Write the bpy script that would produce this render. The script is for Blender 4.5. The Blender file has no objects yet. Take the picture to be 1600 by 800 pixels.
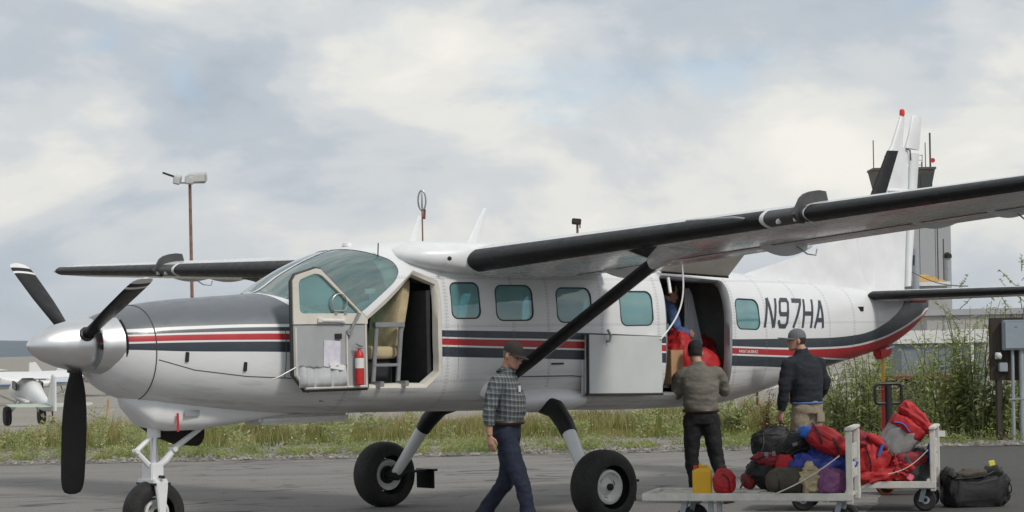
import bpy, bmesh, math, random
import numpy as np
from mathutils import Vector, Matrix, noise as mnoise
from mathutils.bvhtree import BVHTree
R = math.radians
SC = bpy.context.scene
COL = SC.collection
# ------------------------------------------------------------------ camera, sky, sun, exposure
CAM_F, CAM_YAW, CAM_HOR, CAM_ROLL = 3258.424, 0.709998, 540.623, 0.019693
C = Vector((-14.0578, -16.8258, 1.76098))
V = Vector((math.sin(CAM_YAW), math.cos(CAM_YAW), 0)); U = Vector((V.y, -V.x, 0)); Z = Vector((0, 0, 1))
cd = bpy.data.cameras.new('camera'); cam = bpy.data.objects.new('camera', cd); COL.objects.link(cam); SC.camera = cam
cd.sensor_width = 36; cd.lens = CAM_F / 1600 * 36; cd.clip_start = .5; cd.clip_end = 20000
_c, _s = math.cos(CAM_ROLL), math.sin(CAM_ROLL)
rt = U * _c - Z * _s; up = Z * _c + U * _s; bk = -V
cam.matrix_world = Matrix(((rt.x, up.x, bk.x, C.x), (rt.y, up.y, bk.y, C.y), (rt.z, up.z, bk.z, C.z), (0, 0, 0, 1)))
cd.shift_x = -(CAM_HOR - 400) * _s / 1600; cd.shift_y = (CAM_HOR - 400) * _c / 1600
def fr(lat, dep, z=0.0):            # a place given by metres right of and ahead of where the photographer stands
    p = C + U * lat + V * dep; return Vector((p.x, p.y, z))
SUN_EL = 45.0
sun_dir = (U * .70 - V * .72).normalized() * math.cos(R(SUN_EL)) + Z * math.sin(R(SUN_EL))
sd = bpy.data.lights.new('sun', 'SUN'); sun = bpy.data.objects.new('sun', sd); COL.objects.link(sun)
sd.energy = 2.0; sd.angle = R(10); sd.color = (1, .95, .88)
sun.rotation_euler = sun_dir.to_track_quat('Z', 'Y').to_euler(); sun.location = (0, 0, 30)
def nd(nt, t, loc=None, **k):
    n = nt.nodes.new(t)
    for a, b in k.items(): setattr(n, a, b)
    return n
W = bpy.data.worlds.new('World'); SC.world = W; W.use_nodes = True
nt = W.node_tree; nt.nodes.clear(); L = nt.links.new
def wmath(op, a, b=None, c=None, clamp=False):
    n = nd(nt, 'ShaderNodeMath', operation=op); n.use_clamp = clamp
    for i, v in enumerate((a, b, c)):
        if v is None: continue
        if isinstance(v, (int, float)): n.inputs[i].default_value = v
        else: L(v, n.inputs[i])
    return n.outputs[0]
sky = nd(nt, 'ShaderNodeTexSky', sky_type='NISHITA', sun_disc=False)
sky.sun_elevation = R(SUN_EL); sky.sun_rotation = math.atan2(sun_dir.x, sun_dir.y); sky.dust_density = .6; sky.ozone_density = 3.0
tc = nd(nt, 'ShaderNodeTexCoord'); sp = nd(nt, 'ShaderNodeSeparateXYZ'); L(tc.outputs['Generated'], sp.inputs[0])
# broken stratocumulus: soft noise over the whole dome, flattened a little toward the horizon
zc = wmath('MAXIMUM', sp.outputs[2], 0.0)
cv = nd(nt, 'ShaderNodeMapping'); L(tc.outputs['Generated'], cv.inputs[0]); cv.inputs[3].default_value = (1, 1, 2.1)
def wnoise(vec, scale, detail, rough, dist=0.0, off=(0, 0, 0), rot=0, sc=(1, 1, 1)):
    m = nd(nt, 'ShaderNodeMapping'); L(vec, m.inputs[0]); m.inputs[1].default_value = off; m.inputs[2].default_value = (0, 0, rot); m.inputs[3].default_value = sc
    n = nd(nt, 'ShaderNodeTexNoise'); L(m.outputs[0], n.inputs[0])
    n.inputs['Scale'].default_value = scale; n.inputs['Detail'].default_value = detail; n.inputs['Roughness'].default_value = rough; n.inputs['Distortion'].default_value = dist
    return n.outputs[0]
def ramp(fac, pts, interp='EASE'):
    r = nd(nt, 'ShaderNodeValToRGB'); cr = r.color_ramp; cr.interpolation = interp
    while len(cr.elements) < len(pts): cr.elements.new(.5)
    for e, (p, c) in zip(cr.elements, pts):
        e.position = p; e.color = (c, c, c, 1) if isinstance(c, (int, float)) else (*c, 1)
    L(fac, r.inputs[0]); return r.outputs[0]
SKY_OFF = (-4.56, 1.46, 8.5)
big = wnoise(cv.outputs[0], 3.6, 3, .5, .2, off=SKY_OFF)
mid = wnoise(cv.outputs[0], 7.5, 6, .53, .4, off=(SKY_OFF[0] + 3.3, SKY_OFF[1] + 1.2, 2.0))
fine = wnoise(cv.outputs[0], 26.0, 6, .6, .3, off=(.3, 2.2, SKY_OFF[0] + 5.0))
hole = wnoise(cv.outputs[0], 6.5, 4, .5, .3, off=(7.1, SKY_OFF[0] + 1.3, SKY_OFF[1] + 4.0))
mixv = wmath('ADD', wmath('ADD', wmath('MULTIPLY', big, .48), wmath('MULTIPLY', mid, .45)), wmath('MULTIPLY', fine, .07))
ccol = ramp(mixv, [(.385, (.42, .48, .55)), (.45, (.52, .575, .63)), (.505, (.66, .69, .71)), (.56, (.83, .825, .785)), (.63, (.96, .93, .86))])
# low over the horizon the deck closes to an even blue grey
low = wmath('SUBTRACT', 1.0, wmath('DIVIDE', zc, .055), clamp=True)
mxl = nd(nt, 'ShaderNodeMix', data_type='RGBA'); L(wmath('MULTIPLY', low, .75), mxl.inputs[0]); L(ccol, mxl.inputs[6]); mxl.inputs[7].default_value = (.50, .565, .63, 1)
bg_c = nd(nt, 'ShaderNodeBackground'); L(mxl.outputs[2], bg_c.inputs[0]); bg_c.inputs[1].default_value = 1.0
bg_s = nd(nt, 'ShaderNodeBackground'); L(sky.outputs[0], bg_s.inputs[0]); bg_s.inputs[1].default_value = .13
cover = ramp(hole, [(.32, .62), (.42, 1.0)])
ms = nd(nt, 'ShaderNodeMixShader'); L(cover, ms.inputs[0]); L(bg_s.outputs[0], ms.inputs[1]); L(bg_c.outputs[0], ms.inputs[2])
wo = nd(nt, 'ShaderNodeOutputWorld'); L(ms.outputs[0], wo.inputs[0])
SC.view_settings.view_transform = 'Standard'; SC.view_settings.look = 'None'; SC.view_settings.exposure = 0.0; SC.view_settings.gamma = 1.0
SC.view_settings.use_curve_mapping = False
SC.cycles.max_bounces = 8; SC.cycles.transparent_max_bounces = 12; SC.cycles.use_denoising = True
random.seed(7); RNG = np.random.default_rng(7)
# ------------------------------------------------------------------ materials
MATS = {}
class NT:
    def __init__(s, m): s.nt = m.node_tree; s.L = s.nt.links.new
    def n(s, t, **k):
        x = s.nt.nodes.new(t)
        for a, b in k.items(): setattr(x, a, b)
        return x
    def math(s, op, a, b=None, c=None, clamp=False):
        x = s.n('ShaderNodeMath', operation=op); x.use_clamp = clamp
        for i, v in enumerate((a, b, c)):
            if v is None: continue
            if isinstance(v, (int, float)): x.inputs[i].default_value = v
            else: s.L(v, x.inputs[i])
        return x.outputs[0]
    def noise(s, scale, detail=4, rough=.55, vec=None, sc=None, rot=None, dist=0):
        x = s.n('ShaderNodeTexNoise'); x.inputs['Scale'].default_value = scale; x.inputs['Detail'].default_value = detail; x.inputs['Roughness'].default_value = rough; x.inputs['Distortion'].default_value = dist
        if vec is None: vec = s.obj()
        if sc or rot:
            m = s.n('ShaderNodeMapping'); s.L(vec, m.inputs[0])
            if sc: m.inputs[3].default_value = sc
            if rot: m.inputs[2].default_value = rot
            vec = m.outputs[0]
        s.L(vec, x.inputs[0]); return x.outputs[0]
    def obj(s):
        x = s.n('ShaderNodeTexCoord'); return x.outputs['Object']
    def ramp(s, fac, pts, interp='LINEAR'):
        r = s.n('ShaderNodeValToRGB'); cr = r.color_ramp; cr.interpolation = interp
        while len(cr.elements) < len(pts): cr.elements.new(.5)
        for e, (p, c) in zip(cr.elements, pts):
            e.position = p; e.color = (c, c, c, 1) if isinstance(c, (int, float)) else (*c[:3], 1)
        s.L(fac, r.inputs[0]); return r.outputs[0]
    def mix(s, fac, a, b, blend='MIX'):
        x = s.n('ShaderNodeMix', data_type='RGBA', blend_type=blend)
        for i, v in ((0, fac), (6, a), (7, b)):
            if isinstance(v, (int, float)): x.inputs[i].default_value = v
            elif isinstance(v, tuple): x.inputs[i].default_value = (*v[:3], 1)
            else: s.L(v, x.inputs[i])
        return x.outputs[2]
def mat(name, col=(.5, .5, .5), rough=.6, metal=0.0, var=.12, scale=6.0, bump=0.0, bscale=30.0, spec=.5, coat=0.0, sc=None, colfn=None, trans=0.0):
    m = bpy.data.materials.new(name); m.use_nodes = True; t = NT(m); MATS[name] = m
    b = m.node_tree.nodes['Principled BSDF']
    b.inputs['Roughness'].default_value = rough; b.inputs['Metallic'].default_value = metal
    b.inputs['Specular IOR Level'].default_value = spec; b.inputs['Coat Weight'].default_value = coat; b.inputs['Coat Roughness'].default_value = .12
    if colfn: c = colfn(t)
    else:
        nz = t.noise(scale, 5, .6, sc=sc)
        lo = tuple(x * (1 - var) for x in col); hi = tuple(min(1, x * (1 + var)) for x in col)
        c = t.ramp(nz, [(.3, lo), (.7, hi)])
    t.L(c, b.inputs['Base Color'])
    rr = t.ramp(t.noise(scale * 1.7, 4), [(.3, max(0, rough - .07)), (.7, min(1, rough + .09))]); t.L(rr, b.inputs['Roughness'])
    if bump:
        bp = t.n('ShaderNodeBump'); bp.inputs['Strength'].default_value = bump; bp.inputs['Distance'].default_value = .01
        t.L(t.noise(bscale, 6, .6, sc=sc), bp.inputs['Height']); t.L(bp.outputs[0], b.inputs['Normal'])
    return m
# ------------------------------------------------------------------ geometry helpers
def link(o, parent=None):
    COL.objects.link(o)
    if parent is not None: o.parent = parent
    return o
class MB:
    def __init__(s): s.v = []; s.f = []; s.m = []
    def add(s, vs, fs, m=0):
        o = len(s.v); s.v += [tuple(v) for v in vs]; s.f += [tuple(i + o for i in f) for f in fs]; s.m += [m] * len(fs); return s
    def box(s, c, size, rot=None, m=0):
        x, y, z = (k / 2 for k in size); M = rot if rot is not None else Matrix.Identity(3); c = Vector(c)
        vs = [c + M @ Vector((a * x, b * y, d * z)) for d in (-1, 1) for b in (-1, 1) for a in (-1, 1)]
        return s.add(vs, [(0, 2, 3, 1), (4, 5, 7, 6), (0, 1, 5, 4), (2, 6, 7, 3), (0, 4, 6, 2), (1, 3, 7, 5)], m)
    def loft(s, rings, m=0, cap0=True, cap1=True, closed=True):
        n = len(rings[0]); o = len(s.v)
        for r in rings: s.v += [tuple(p) for p in r]
        fs = []
        for i in range(len(rings) - 1):
            for j in range(n if closed else n - 1):
                k = (j + 1) % n; fs.append((o + i * n + j, o + i * n + k, o + (i + 1) * n + k, o + (i + 1) * n + j))
        if cap0: fs.append(tuple(o + j for j in range(n))[::-1])
        if cap1: fs.append(tuple(o + (len(rings) - 1) * n + j for j in range(n)))
        s.f += fs; s.m += [m] * len(fs); return s
    def tube(s, path, rad, seg=10, m=0, caps=True, flat=1.0, upv=None):
        path = [Vector(p) for p in path]
        if not hasattr(rad, '__len__'): rad = [rad] * len(path)
        rings = []; prev = None
        for i, p in enumerate(path):
            a = path[max(0, i - 1)]; b = path[min(len(path) - 1, i + 1)]; d = (b - a).normalized()
            if prev is None:
                u = Vector(upv) if upv is not None else (Vector((0, 0, 1)) if abs(d.z) < .9 else Vector((1, 0, 0)))
            else: u = prev
            sd_ = d.cross(u).normalized(); u = sd_.cross(d).normalized(); prev = u
            rings.append([p + (sd_ * math.cos(2 * math.pi * k / seg) + u * math.sin(2 * math.pi * k / seg) * flat) * rad[i] for k in range(seg)])
        return s.loft(rings, m, caps, caps)
    def lathe(s, prof, o, axis, seg=32, m=0, cap=True):
        o = Vector(o); ax = Vector(axis).normalized(); t = Vector((0, 0, 1)) if abs(ax.z) < .9 else Vector((1, 0, 0)); u = ax.cross(t).normalized(); w = ax.cross(u)
        rings = [[o + ax * h + (u * math.cos(2 * math.pi * k / seg) + w * math.sin(2 * math.pi * k / seg)) * r for k in range(seg)] for r, h in prof]
        return s.loft(rings, m, cap, cap)
    def prism(s, poly, fn, a, b, m=0):      # poly 2D, fn(u,v,t)->point, from t=a to t=b
        return s.loft([[fn(x, y, a) for x, y in poly], [fn(x, y, b) for x, y in poly]], m)
    def build(s, name, mats, parent=None, angle=35, bevel=0.0, off=None):
        me = bpy.data.meshes.new(name); v = s.v
        if off is not None: v = [tuple(Vector(p) - Vector(off)) for p in v]
        me.from_pydata(v, [], s.f)
        if not isinstance(mats, (list, tuple)): mats = [mats]
        for x in mats: me.materials.append(MATS[x] if isinstance(x, str) else x)
        if len(mats) > 1: me.polygons.foreach_set('material_index', s.m)
        bm = bmesh.new(); bm.from_mesh(me); bmesh.ops.recalc_face_normals(bm, faces=bm.faces)
        if bevel: bmesh.ops.bevel(bm, geom=[e for e in bm.edges if e.is_manifold and e.calc_face_angle(0) > .6], offset=bevel, segments=2, affect='EDGES', clamp_overlap=True)
        bm.to_mesh(me); bm.free()
        if angle: me.shade_smooth(); me.set_sharp_from_angle(angle=R(angle))
        me.update(); return link(bpy.data.objects.new(name, me), parent)
def thing(name, label, cat, loc=(0, 0, 0), rotz=0.0, group=None):
    o = bpy.data.objects.new(name, None); COL.objects.link(o); o.location = loc; o.rotation_euler = (0, 0, rotz); o.empty_display_size = .2
    o['label'] = label; o['category'] = cat
    if group: o['group'] = group
    return o
def tag(o, label=None, cat=None, group=None, kind=None):
    for k, v in (('label', label), ('category', cat), ('group', group), ('kind', kind)):
        if v: o[k] = v
    return o
def dup(o, parent=None):
    c = o.copy(); COL.objects.link(c); c.parent = parent
    for ch in o.children: dup(ch, c)
    return c
def interp(x, xs, ys): return float(np.interp(x, xs, ys))
def pchip(xs, ys):
    xs = np.array(xs, float); ys = np.array(ys, float); h = np.diff(xs); d = np.diff(ys) / h; m = np.zeros(len(xs))
    for i in range(1, len(xs) - 1):
        if d[i - 1] * d[i] > 0: w1 = 2 * h[i] + h[i - 1]; w2 = h[i] + 2 * h[i - 1]; m[i] = (w1 + w2) / (w1 / d[i - 1] + w2 / d[i])
    m[0] = d[0]; m[-1] = d[-1]
    def f(x):
        i = int(min(max(np.searchsorted(xs, x) - 1, 0), len(xs) - 2)); t = (x - xs[i]) / h[i]
        return float((2 * t**3 - 3 * t**2 + 1) * ys[i] + (t**3 - 2 * t**2 + t) * h[i] * m[i] + (-2 * t**3 + 3 * t**2) * ys[i + 1] + (t**3 - t**2) * h[i] * m[i + 1])
    return f
# ------------------------------------------------------------------ fuselage surface
FK = np.array([  # x, half width, top, bottom, widest z, exponent
 (-4.66, .30, 2.07, 1.55, 1.84, 2.0), (-4.60, .36, 2.11, 1.48, 1.84, 2.05), (-4.45, .44, 2.16, 1.39, 1.82, 2.1), (-4.25, .50, 2.205, 1.32, 1.80, 2.2), (-3.9, .57, 2.25, 1.255, 1.78, 2.3),
 (-3.4, .66, 2.285, 1.20, 1.76, 2.4), (-2.95, .73, 2.315, 1.165, 1.76, 2.5), (-2.88, .737, 2.33, 1.16, 1.76, 2.5), (-2.6, .765, 2.49, 1.15, 1.79, 2.55), (-2.3, .79, 2.635, 1.14, 1.82, 2.7), (-2.05, .805, 2.725, 1.135, 1.84, 2.8),
 (-1.7, .82, 2.80, 1.13, 1.86, 2.9), (-1.2, .83, 2.845, 1.12, 1.87, 3.0), (0, .83, 2.85, 1.09, 1.87, 3.0), (1.0, .83, 2.80, 1.06, 1.86, 3.0), (2.0, .82, 2.71, 1.035, 1.85, 3.0),
 (2.9, .77, 2.63, 1.035, 1.84, 2.9), (3.7, .67, 2.56, 1.125, 1.84, 2.7), (4.5, .54, 2.49, 1.28, 1.86, 2.5), (5.3, .40, 2.43, 1.43, 1.90, 2.35), (6.0, .28, 2.385, 1.55, 1.96, 2.25),
 (6.6, .18, 2.36, 1.68, 2.02, 2.2), (7.0, .10, 2.35, 1.84, 2.08, 2.1), (7.3, .045, 2.34, 2.02, 2.16, 2.0), (7.42, .015, 2.33, 2.12, 2.22, 2.0)])
FF = [pchip(FK[:, 0], FK[:, i]) for i in range(1, 6)]
NSEG = 72
def fring(x, off=0.0):
    w, t, b, c, n = (f(x) for f in FF); w -= off; t -= off; b += off; out = []
    for k in range(NSEG):
        a = 2 * math.pi * k / NSEG; ca, sa = math.cos(a), math.sin(a)
        y = w * math.copysign(abs(ca) ** (2 / n), ca); nb = n if sa > 0 else n * (1.25 if n > 2.6 else 1 + .25 * max(0, (n - 2.2) / .4)); y = w * math.copysign(abs(ca) ** (2 / nb), ca); z = c + ((t - c) if sa > 0 else (c - b)) * math.copysign(abs(sa) ** (2 / nb), sa)
        out.append((x, y, z))
    return out
def fstations(a, b, step=.07):
    xs = list(np.arange(a, b, step)) + [b]
    xs += [-2.88, -2.8]; return sorted(x for x in set(round(float(x), 4) for x in xs) if a <= x <= b)
# ------------------------------------------------------------------ the airplane: materials
X0, X1, ZA, ZB = -5.0, 8.0, .5, 3.0
def stripes(t):
    o = t.obj(); sp = t.n('ShaderNodeSeparateXYZ'); t.L(o, sp.inputs[0]); x, z = sp.outputs[0], sp.outputs[2]
    xn = t.math('DIVIDE', t.math('SUBTRACT', x, X0), X1 - X0)
    def above(pts, ext=None):        # 1 where z lies above the painted line
        c = t.n('ShaderNodeFloatCurve'); cu = c.mapping.curves[0]; cu.points[0].location = (0, (pts[0][1] - ZA) / (ZB - ZA)); cu.points[1].location = (1, (pts[-1][1] - ZA) / (ZB - ZA))
        for a, b in pts: cu.points.new((a - X0) / (X1 - X0), (b - ZA) / (ZB - ZA))
        for p in cu.points: p.handle_type = 'AUTO_CLAMPED'
        c.mapping.update(); t.L(xn, c.inputs[1])
        zz = t.math('ADD', t.math('MULTIPLY', c.outputs[0], ZB - ZA), ZA)
        return t.math('GREATER_THAN', z, zz)
    w1b = above([(-4.66, 1.965), (-3.94, 1.984), (-3.28, 1.995), (-2.96, 1.993), (-2.6, 1.98)])
    w1t = above([(-4.66, 1.978), (-3.94, 1.999), (-3.28, 2.010), (-2.96, 2.008), (-2.6, 1.99)])
    d2t = above([(-4.62, 1.95), (-3.95, 1.970), (-3.29, 1.982), (-2.97, 1.980), (-2.3, 1.958), (-1.16, 1.929), (.637, 1.884), (3.03, 1.788), (4.04, 1.784), (4.55, 1.783), (5.47, 1.805), (5.87, 1.845), (6.26, 1.945), (6.51, 2.047), (6.73, 2.164), (7.0, 2.33)])
    d2b = above([(-4.62, 1.928), (-3.95, 1.940), (-3.3, 1.945), (-2.98, 1.943), (-1.16, 1.863), (.635, 1.811), (3.03, 1.709), (4.56, 1.674), (5.43, 1.686), (6.1, 1.757), (6.61, 1.871), (7.2, 2.063), (7.42, 2.15)])
    rt_ = above([(-4.62, 1.915), (-3.95, 1.922), (-3.3, 1.923), (-2.98, 1.918), (-1.16, 1.847), (.635, 1.793), (3.03, 1.690), (4.57, 1.652), (5.45, 1.663), (6.11, 1.733), (6.62, 1.847), (7.25, 2.045), (7.42, 2.12)])
    rb = above([(-4.63, 1.864), (-3.96, 1.869), (-3.3, 1.865), (-2.99, 1.860), (-1.16, 1.784), (.634, 1.720), (3.03, 1.624), (4.61, 1.565), (5.15, 1.541), (5.58, 1.526), (6.2, 1.45)])
    d3t = above([(-4.63, 1.848), (-3.96, 1.852), (-3.3, 1.849), (-2.99, 1.843), (-1.16, 1.766), (.634, 1.702), (3.03, 1.605), (4.62, 1.546), (5.18, 1.521), (5.56, 1.503), (6.2, 1.41)])
    d3b = above([(-4.63, 1.795), (-3.97, 1.77), (-3.3, 1.755), (-2.99, 1.746), (-1.16, 1.667), (.638, 1.604), (3.05, 1.488), (3.7, 1.464), (4.3, 1.43), (5.0, 1.36), (6, 1.2)])
    dirt = t.noise(2.2, 6, .62, sc=(.5, 1, 1.4)); grime = t.noise(14, 5, .6, sc=(.35, 1, 1))
    white = t.mix(t.ramp(dirt, [(.42, 0), (.75, .30)]), (.71, .72, .73), (.56, .56, .545))
    white = t.mix(t.ramp(grime, [(.55, 0), (.8, .22)]), white, (.5, .5, .48))
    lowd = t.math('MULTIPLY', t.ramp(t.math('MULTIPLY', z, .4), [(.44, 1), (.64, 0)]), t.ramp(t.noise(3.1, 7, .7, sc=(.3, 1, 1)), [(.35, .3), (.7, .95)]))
    white = t.mix(lowd, white, (.46, .445, .42))          # white turns duller in patches, more so towards the belly
    slate = t.mix(t.ramp(grime, [(.4, 0), (.8, .5)]), (.030, .040, .054), (.060, .070, .082))
    red = t.mix(t.ramp(grime, [(.4, 0), (.8, .4)]), (.42, .016, .022), (.34, .03, .032))
    band = lambda lo, hi: t.math('SUBTRACT', lo, hi)
    c = t.mix(band(d3b, d3t), white, slate)
    c = t.mix(band(rb, rt_), c, red)
    c = t.mix(band(d2b, d2t), c, slate)
    # anti-glare panel on top of the cowling, edged at the windscreen by a curved white margin
    nose = t.math('LESS_THAN', x, t.math('SUBTRACT', -1.26, t.math('MULTIPLY', z, .735)))
    glare = t.mix(t.ramp(grime, [(.4, 0), (.8, .5)]), (.12, .134, .15), (.155, .165, .175)); c = t.mix(t.math('MULTIPLY', w1t, nose), c, glare)
    # lapped sheet joints and rivet rows of the skin
    def ln(v, p, w): return t.math('LESS_THAN', t.math('ABSOLUTE', t.math('SUBTRACT', v, p)), w)
    joints = None; riv = None
    fz = t.math('LESS_THAN', t.math('ABSOLUTE', t.math('SUBTRACT', t.math('FRACT', t.math('DIVIDE', z, .034)), .5)), .24)
    fx = t.math('LESS_THAN', t.math('ABSOLUTE', t.math('SUBTRACT', t.math('FRACT', t.math('DIVIDE', x, .034)), .5)), .24)
    for p in (-2.34, -1.17, -.30, .17, .92, 1.76, 3.02, 3.62, 4.30, 4.98, 5.55, 6.1):
        j = ln(x, p, .0022); r_ = t.math('MULTIPLY', t.math('ADD', ln(x, p - .016, .006), ln(x, p + .016, .006)), fz)
        joints = j if joints is None else t.math('ADD', joints, j); riv = r_ if riv is None else t.math('ADD', riv, r_)
    cab = t.math('GREATER_THAN', x, -2.34)
    for p in (1.42, 1.96, 2.44): joints = t.math('ADD', joints, t.math('MULTIPLY', ln(z, p, .0016), cab)); riv = t.math('ADD', riv, t.math('MULTIPLY', t.math('MULTIPLY', ln(z, p + .015, .006), fx), cab))
    c = t.mix(t.math('MULTIPLY', t.math('MINIMUM', joints, 1.0), .62), c, (.10, .10, .10)); c = t.mix(t.math('MULTIPLY', t.math('MINIMUM', riv, 1.0), .40), c, (.16, .16, .16))
    # exhaust soot and oil carried aft along the lower right and belly, in thin streaks
    st_ = t.math('MULTIPLY', t.ramp(t.noise(5.0, 6, .65, sc=(.10, 2.2, 2.6)), [(.50, 0), (.72, .75)]), t.ramp(t.math('MULTIPLY', z, .4), [(.45, 1), (.66, 0)]))
    c = t.mix(st_, c, (.20, .185, .165))
    return c
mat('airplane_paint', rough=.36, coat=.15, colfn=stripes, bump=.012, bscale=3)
mat('white_paint', (.71, .72, .73), .38, var=.07, scale=3, coat=.12)
def underwing(t):
    o = t.obj(); a = t.noise(3.0, 7, .65, sc=(.25, 1.2, 1)); b = t.noise(1.6, 5, .6, sc=(.8, .6, 1))
    c = t.mix(t.ramp(a, [(.48, 0), (.72, .45)]), (.69, .695, .70), (.40, .38, .36))
    return t.mix(t.ramp(b, [(.56, 0), (.66, .3)]), c, (.40, .37, .35))
mat('wing_paint', rough=.27, coat=.3, colfn=underwing)
def boot_col(t):
    a = t.ramp(t.noise(2.4, 6, .7), [(.50, 0), (.72, .6)]); b = t.ramp(t.noise(22, 5, .7), [(.58, 0), (.72, .6)])
    return t.mix(b, t.mix(a, (.007, .007, .008), (.020, .020, .020)), (.055, .05, .048))
mat('boot_rubber', rough=.42, spec=.35, colfn=boot_col, bump=.05, bscale=40)
mat('boot_grey', (.055, .055, .057), .45, var=.25, scale=9)
def tyre_col(t):
    a = t.ramp(t.noise(5, 6, .65), [(.42, 0), (.75, .55)]); b = t.ramp(t.noise(40, 4, .7), [(.45, 0), (.8, .4)])
    return t.mix(b, t.mix(a, (.010, .010, .011), (.035, .032, .029)), (.055, .05, .045))
mat('tyre_rubber', rough=.75, colfn=tyre_col, bump=.12, bscale=70)
mat('rim_white', (.66, .66, .64), .4, var=.12, scale=14)
mat('black_metal', (.015, .015, .016), .5, var=.3)
mat('dark_hole', (.006, .006, .007), .8, var=.2)
mat('chrome', (.74, .74, .75), .36, metal=1.0, var=.05, scale=3)
mat('alu', (.55, .56, .57), .38, metal=.85, var=.1, scale=8)
mat('grey_steel', (.36, .37, .38), .42, metal=.6, var=.12)
mat('soot', (.02, .018, .016), .6, metal=.4, var=.5, scale=14)
mat('lining', (.24, .245, .23), .8, var=.15, scale=5)
mat('lining_dark', (.05, .05, .052), .85, var=.2)
mat('beige_trim', (.64, .61, .54), .55, var=.08, scale=5)
mat('door_panel_grey', (.36, .37, .38), .6, var=.09, scale=4, bump=.05, bscale=120)
mat('door_panel_alu', (.60, .62, .61), .42, var=.06, scale=3, metal=.15)
mat('pocket_grey', (.50, .51, .53), .75, var=.10, scale=8, bump=.25, bscale=30)
mat('sheepskin', (.50, .41, .25), .95, var=.16, scale=9, bump=.6, bscale=60)
mat('seat_grey', (.20, .21, .23), .75, var=.12)
mat('seat_dark', (.028, .028, .032), .85, var=.2)
mat('curtain_white', (.66, .67, .69), .8, var=.06, bump=.15, bscale=12)
mat('blade_black', (.007, .007, .008), .5, spec=.3, var=.3, scale=6)
mat('blade_white', (.72, .72, .70), .45, var=.1)
mat('gasket', (.03, .03, .03), .6, var=.2)
mat('seam_line', (.07, .07, .075), .6, var=.2)
mat('beacon_red', (.75, .03, .015), .25, var=.1)
mat('paper', (.62, .60, .68), .8, var=.12, scale=18)
mat('plain_red', (.50, .022, .02), .42, var=.14, scale=8)
mat('plain_white', (.74, .74, .72), .55, var=.08)
mat('yellow_paint', (.72, .42, .02), .45, var=.12)
mat('lettering', (.040, .048, .060), .4, var=.15)
def glass(name, tint, gl=.08, alpha=.55, rough=.03):
    m = bpy.data.materials.new(name); m.use_nodes = True; t = NT(m); MATS[name] = m; n = m.node_tree.nodes; n.remove(n['Principled BSDF'])
    tr = t.n('ShaderNodeBsdfTransparent'); tr.inputs[0].default_value = (*tint, 1)
    df = t.n('ShaderNodeBsdfPrincipled'); nz = t.noise(2.5, 4)
    t.L(t.ramp(nz, [(.3, tuple(x * .62 for x in tint)), (.7, tuple(x * .85 for x in tint))]), df.inputs['Base Color']); df.inputs['Roughness'].default_value = .10
    gs = t.n('ShaderNodeBsdfGlossy'); gs.inputs['Roughness'].default_value = rough; gs.inputs[0].default_value = (.95, 1, 1, 1); bp = t.n('ShaderNodeBump'); bp.inputs['Strength'].default_value = .25; bp.inputs['Distance'].default_value = .02; t.L(t.noise(2.2, 3, .5), bp.inputs['Height']); t.L(bp.outputs[0], gs.inputs['Normal'])
    a = t.n('ShaderNodeMixShader'); a.inputs[0].default_value = alpha; t.L(tr.outputs[0], a.inputs[1]); t.L(df.outputs[0], a.inputs[2])
    f = t.n('ShaderNodeFresnel'); f.inputs[0].default_value = 1.45; b = t.n('ShaderNodeMixShader'); t.L(t.math('ADD', f.outputs[0], gl, clamp=True), b.inputs[0]); t.L(a.outputs[0], b.inputs[1]); t.L(gs.outputs[0], b.inputs[2])
    t.L(b.outputs[0], n['Material Output'].inputs[0]); return m
glass('cabin_glass', (.34, .74, .77), .05, .48)
glass('windscreen_glass', (.42, .70, .68), .10, .22)
# ------------------------------------------------------------------ the airplane: fuselage
AP = thing('airplane', 'white single engine turboprop airplane with red and dark stripes and its doors open', 'airplane')
def rrect(x0, x1, z0, z1, r, n=5, sk=0.0, sk2=0.0):
    out = []
    for cx_, cz_, a0 in ((x1 - r, z0 + r, -90), (x1 - r, z1 - r, 0), (x0 + r, z1 - r, 90), (x0 + r, z0 + r, 180)):
        for i in range(n + 1):
            a = R(a0 + 90 * i / n); x = cx_ + r * math.cos(a); z = cz_ + r * math.sin(a)
            out.append((x, z + sk * (x - x0)))
    return out
def rounded(poly, r, n=4):       # round the corners of a convex polygon
    out = []; P = [Vector(p) for p in poly]
    for i, p in enumerate(P):
        a = P[i - 1]; b = P[(i + 1) % len(P)]; da = (a - p).normalized(); db = (b - p).normalized(); rr = r if not hasattr(r, '__len__') else r[i]
        rr = min(rr, (a - p).length * .48, (b - p).length * .48)
        for k in range(n + 1):
            t = k / n; q = (p + da * rr) * (1 - t) ** 2 + p * 2 * t * (1 - t) + (p + db * rr) * t ** 2; out.append((q.x, q.y))
    return out
SKIN_X = fstations(-4.66, 7.42)
_mb = MB(); _mb.loft([fring(x) for x in SKIN_X], 0, True, True)
SKIN_BVH = BVHTree.FromPolygons(_mb.v, _mb.f)
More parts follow.
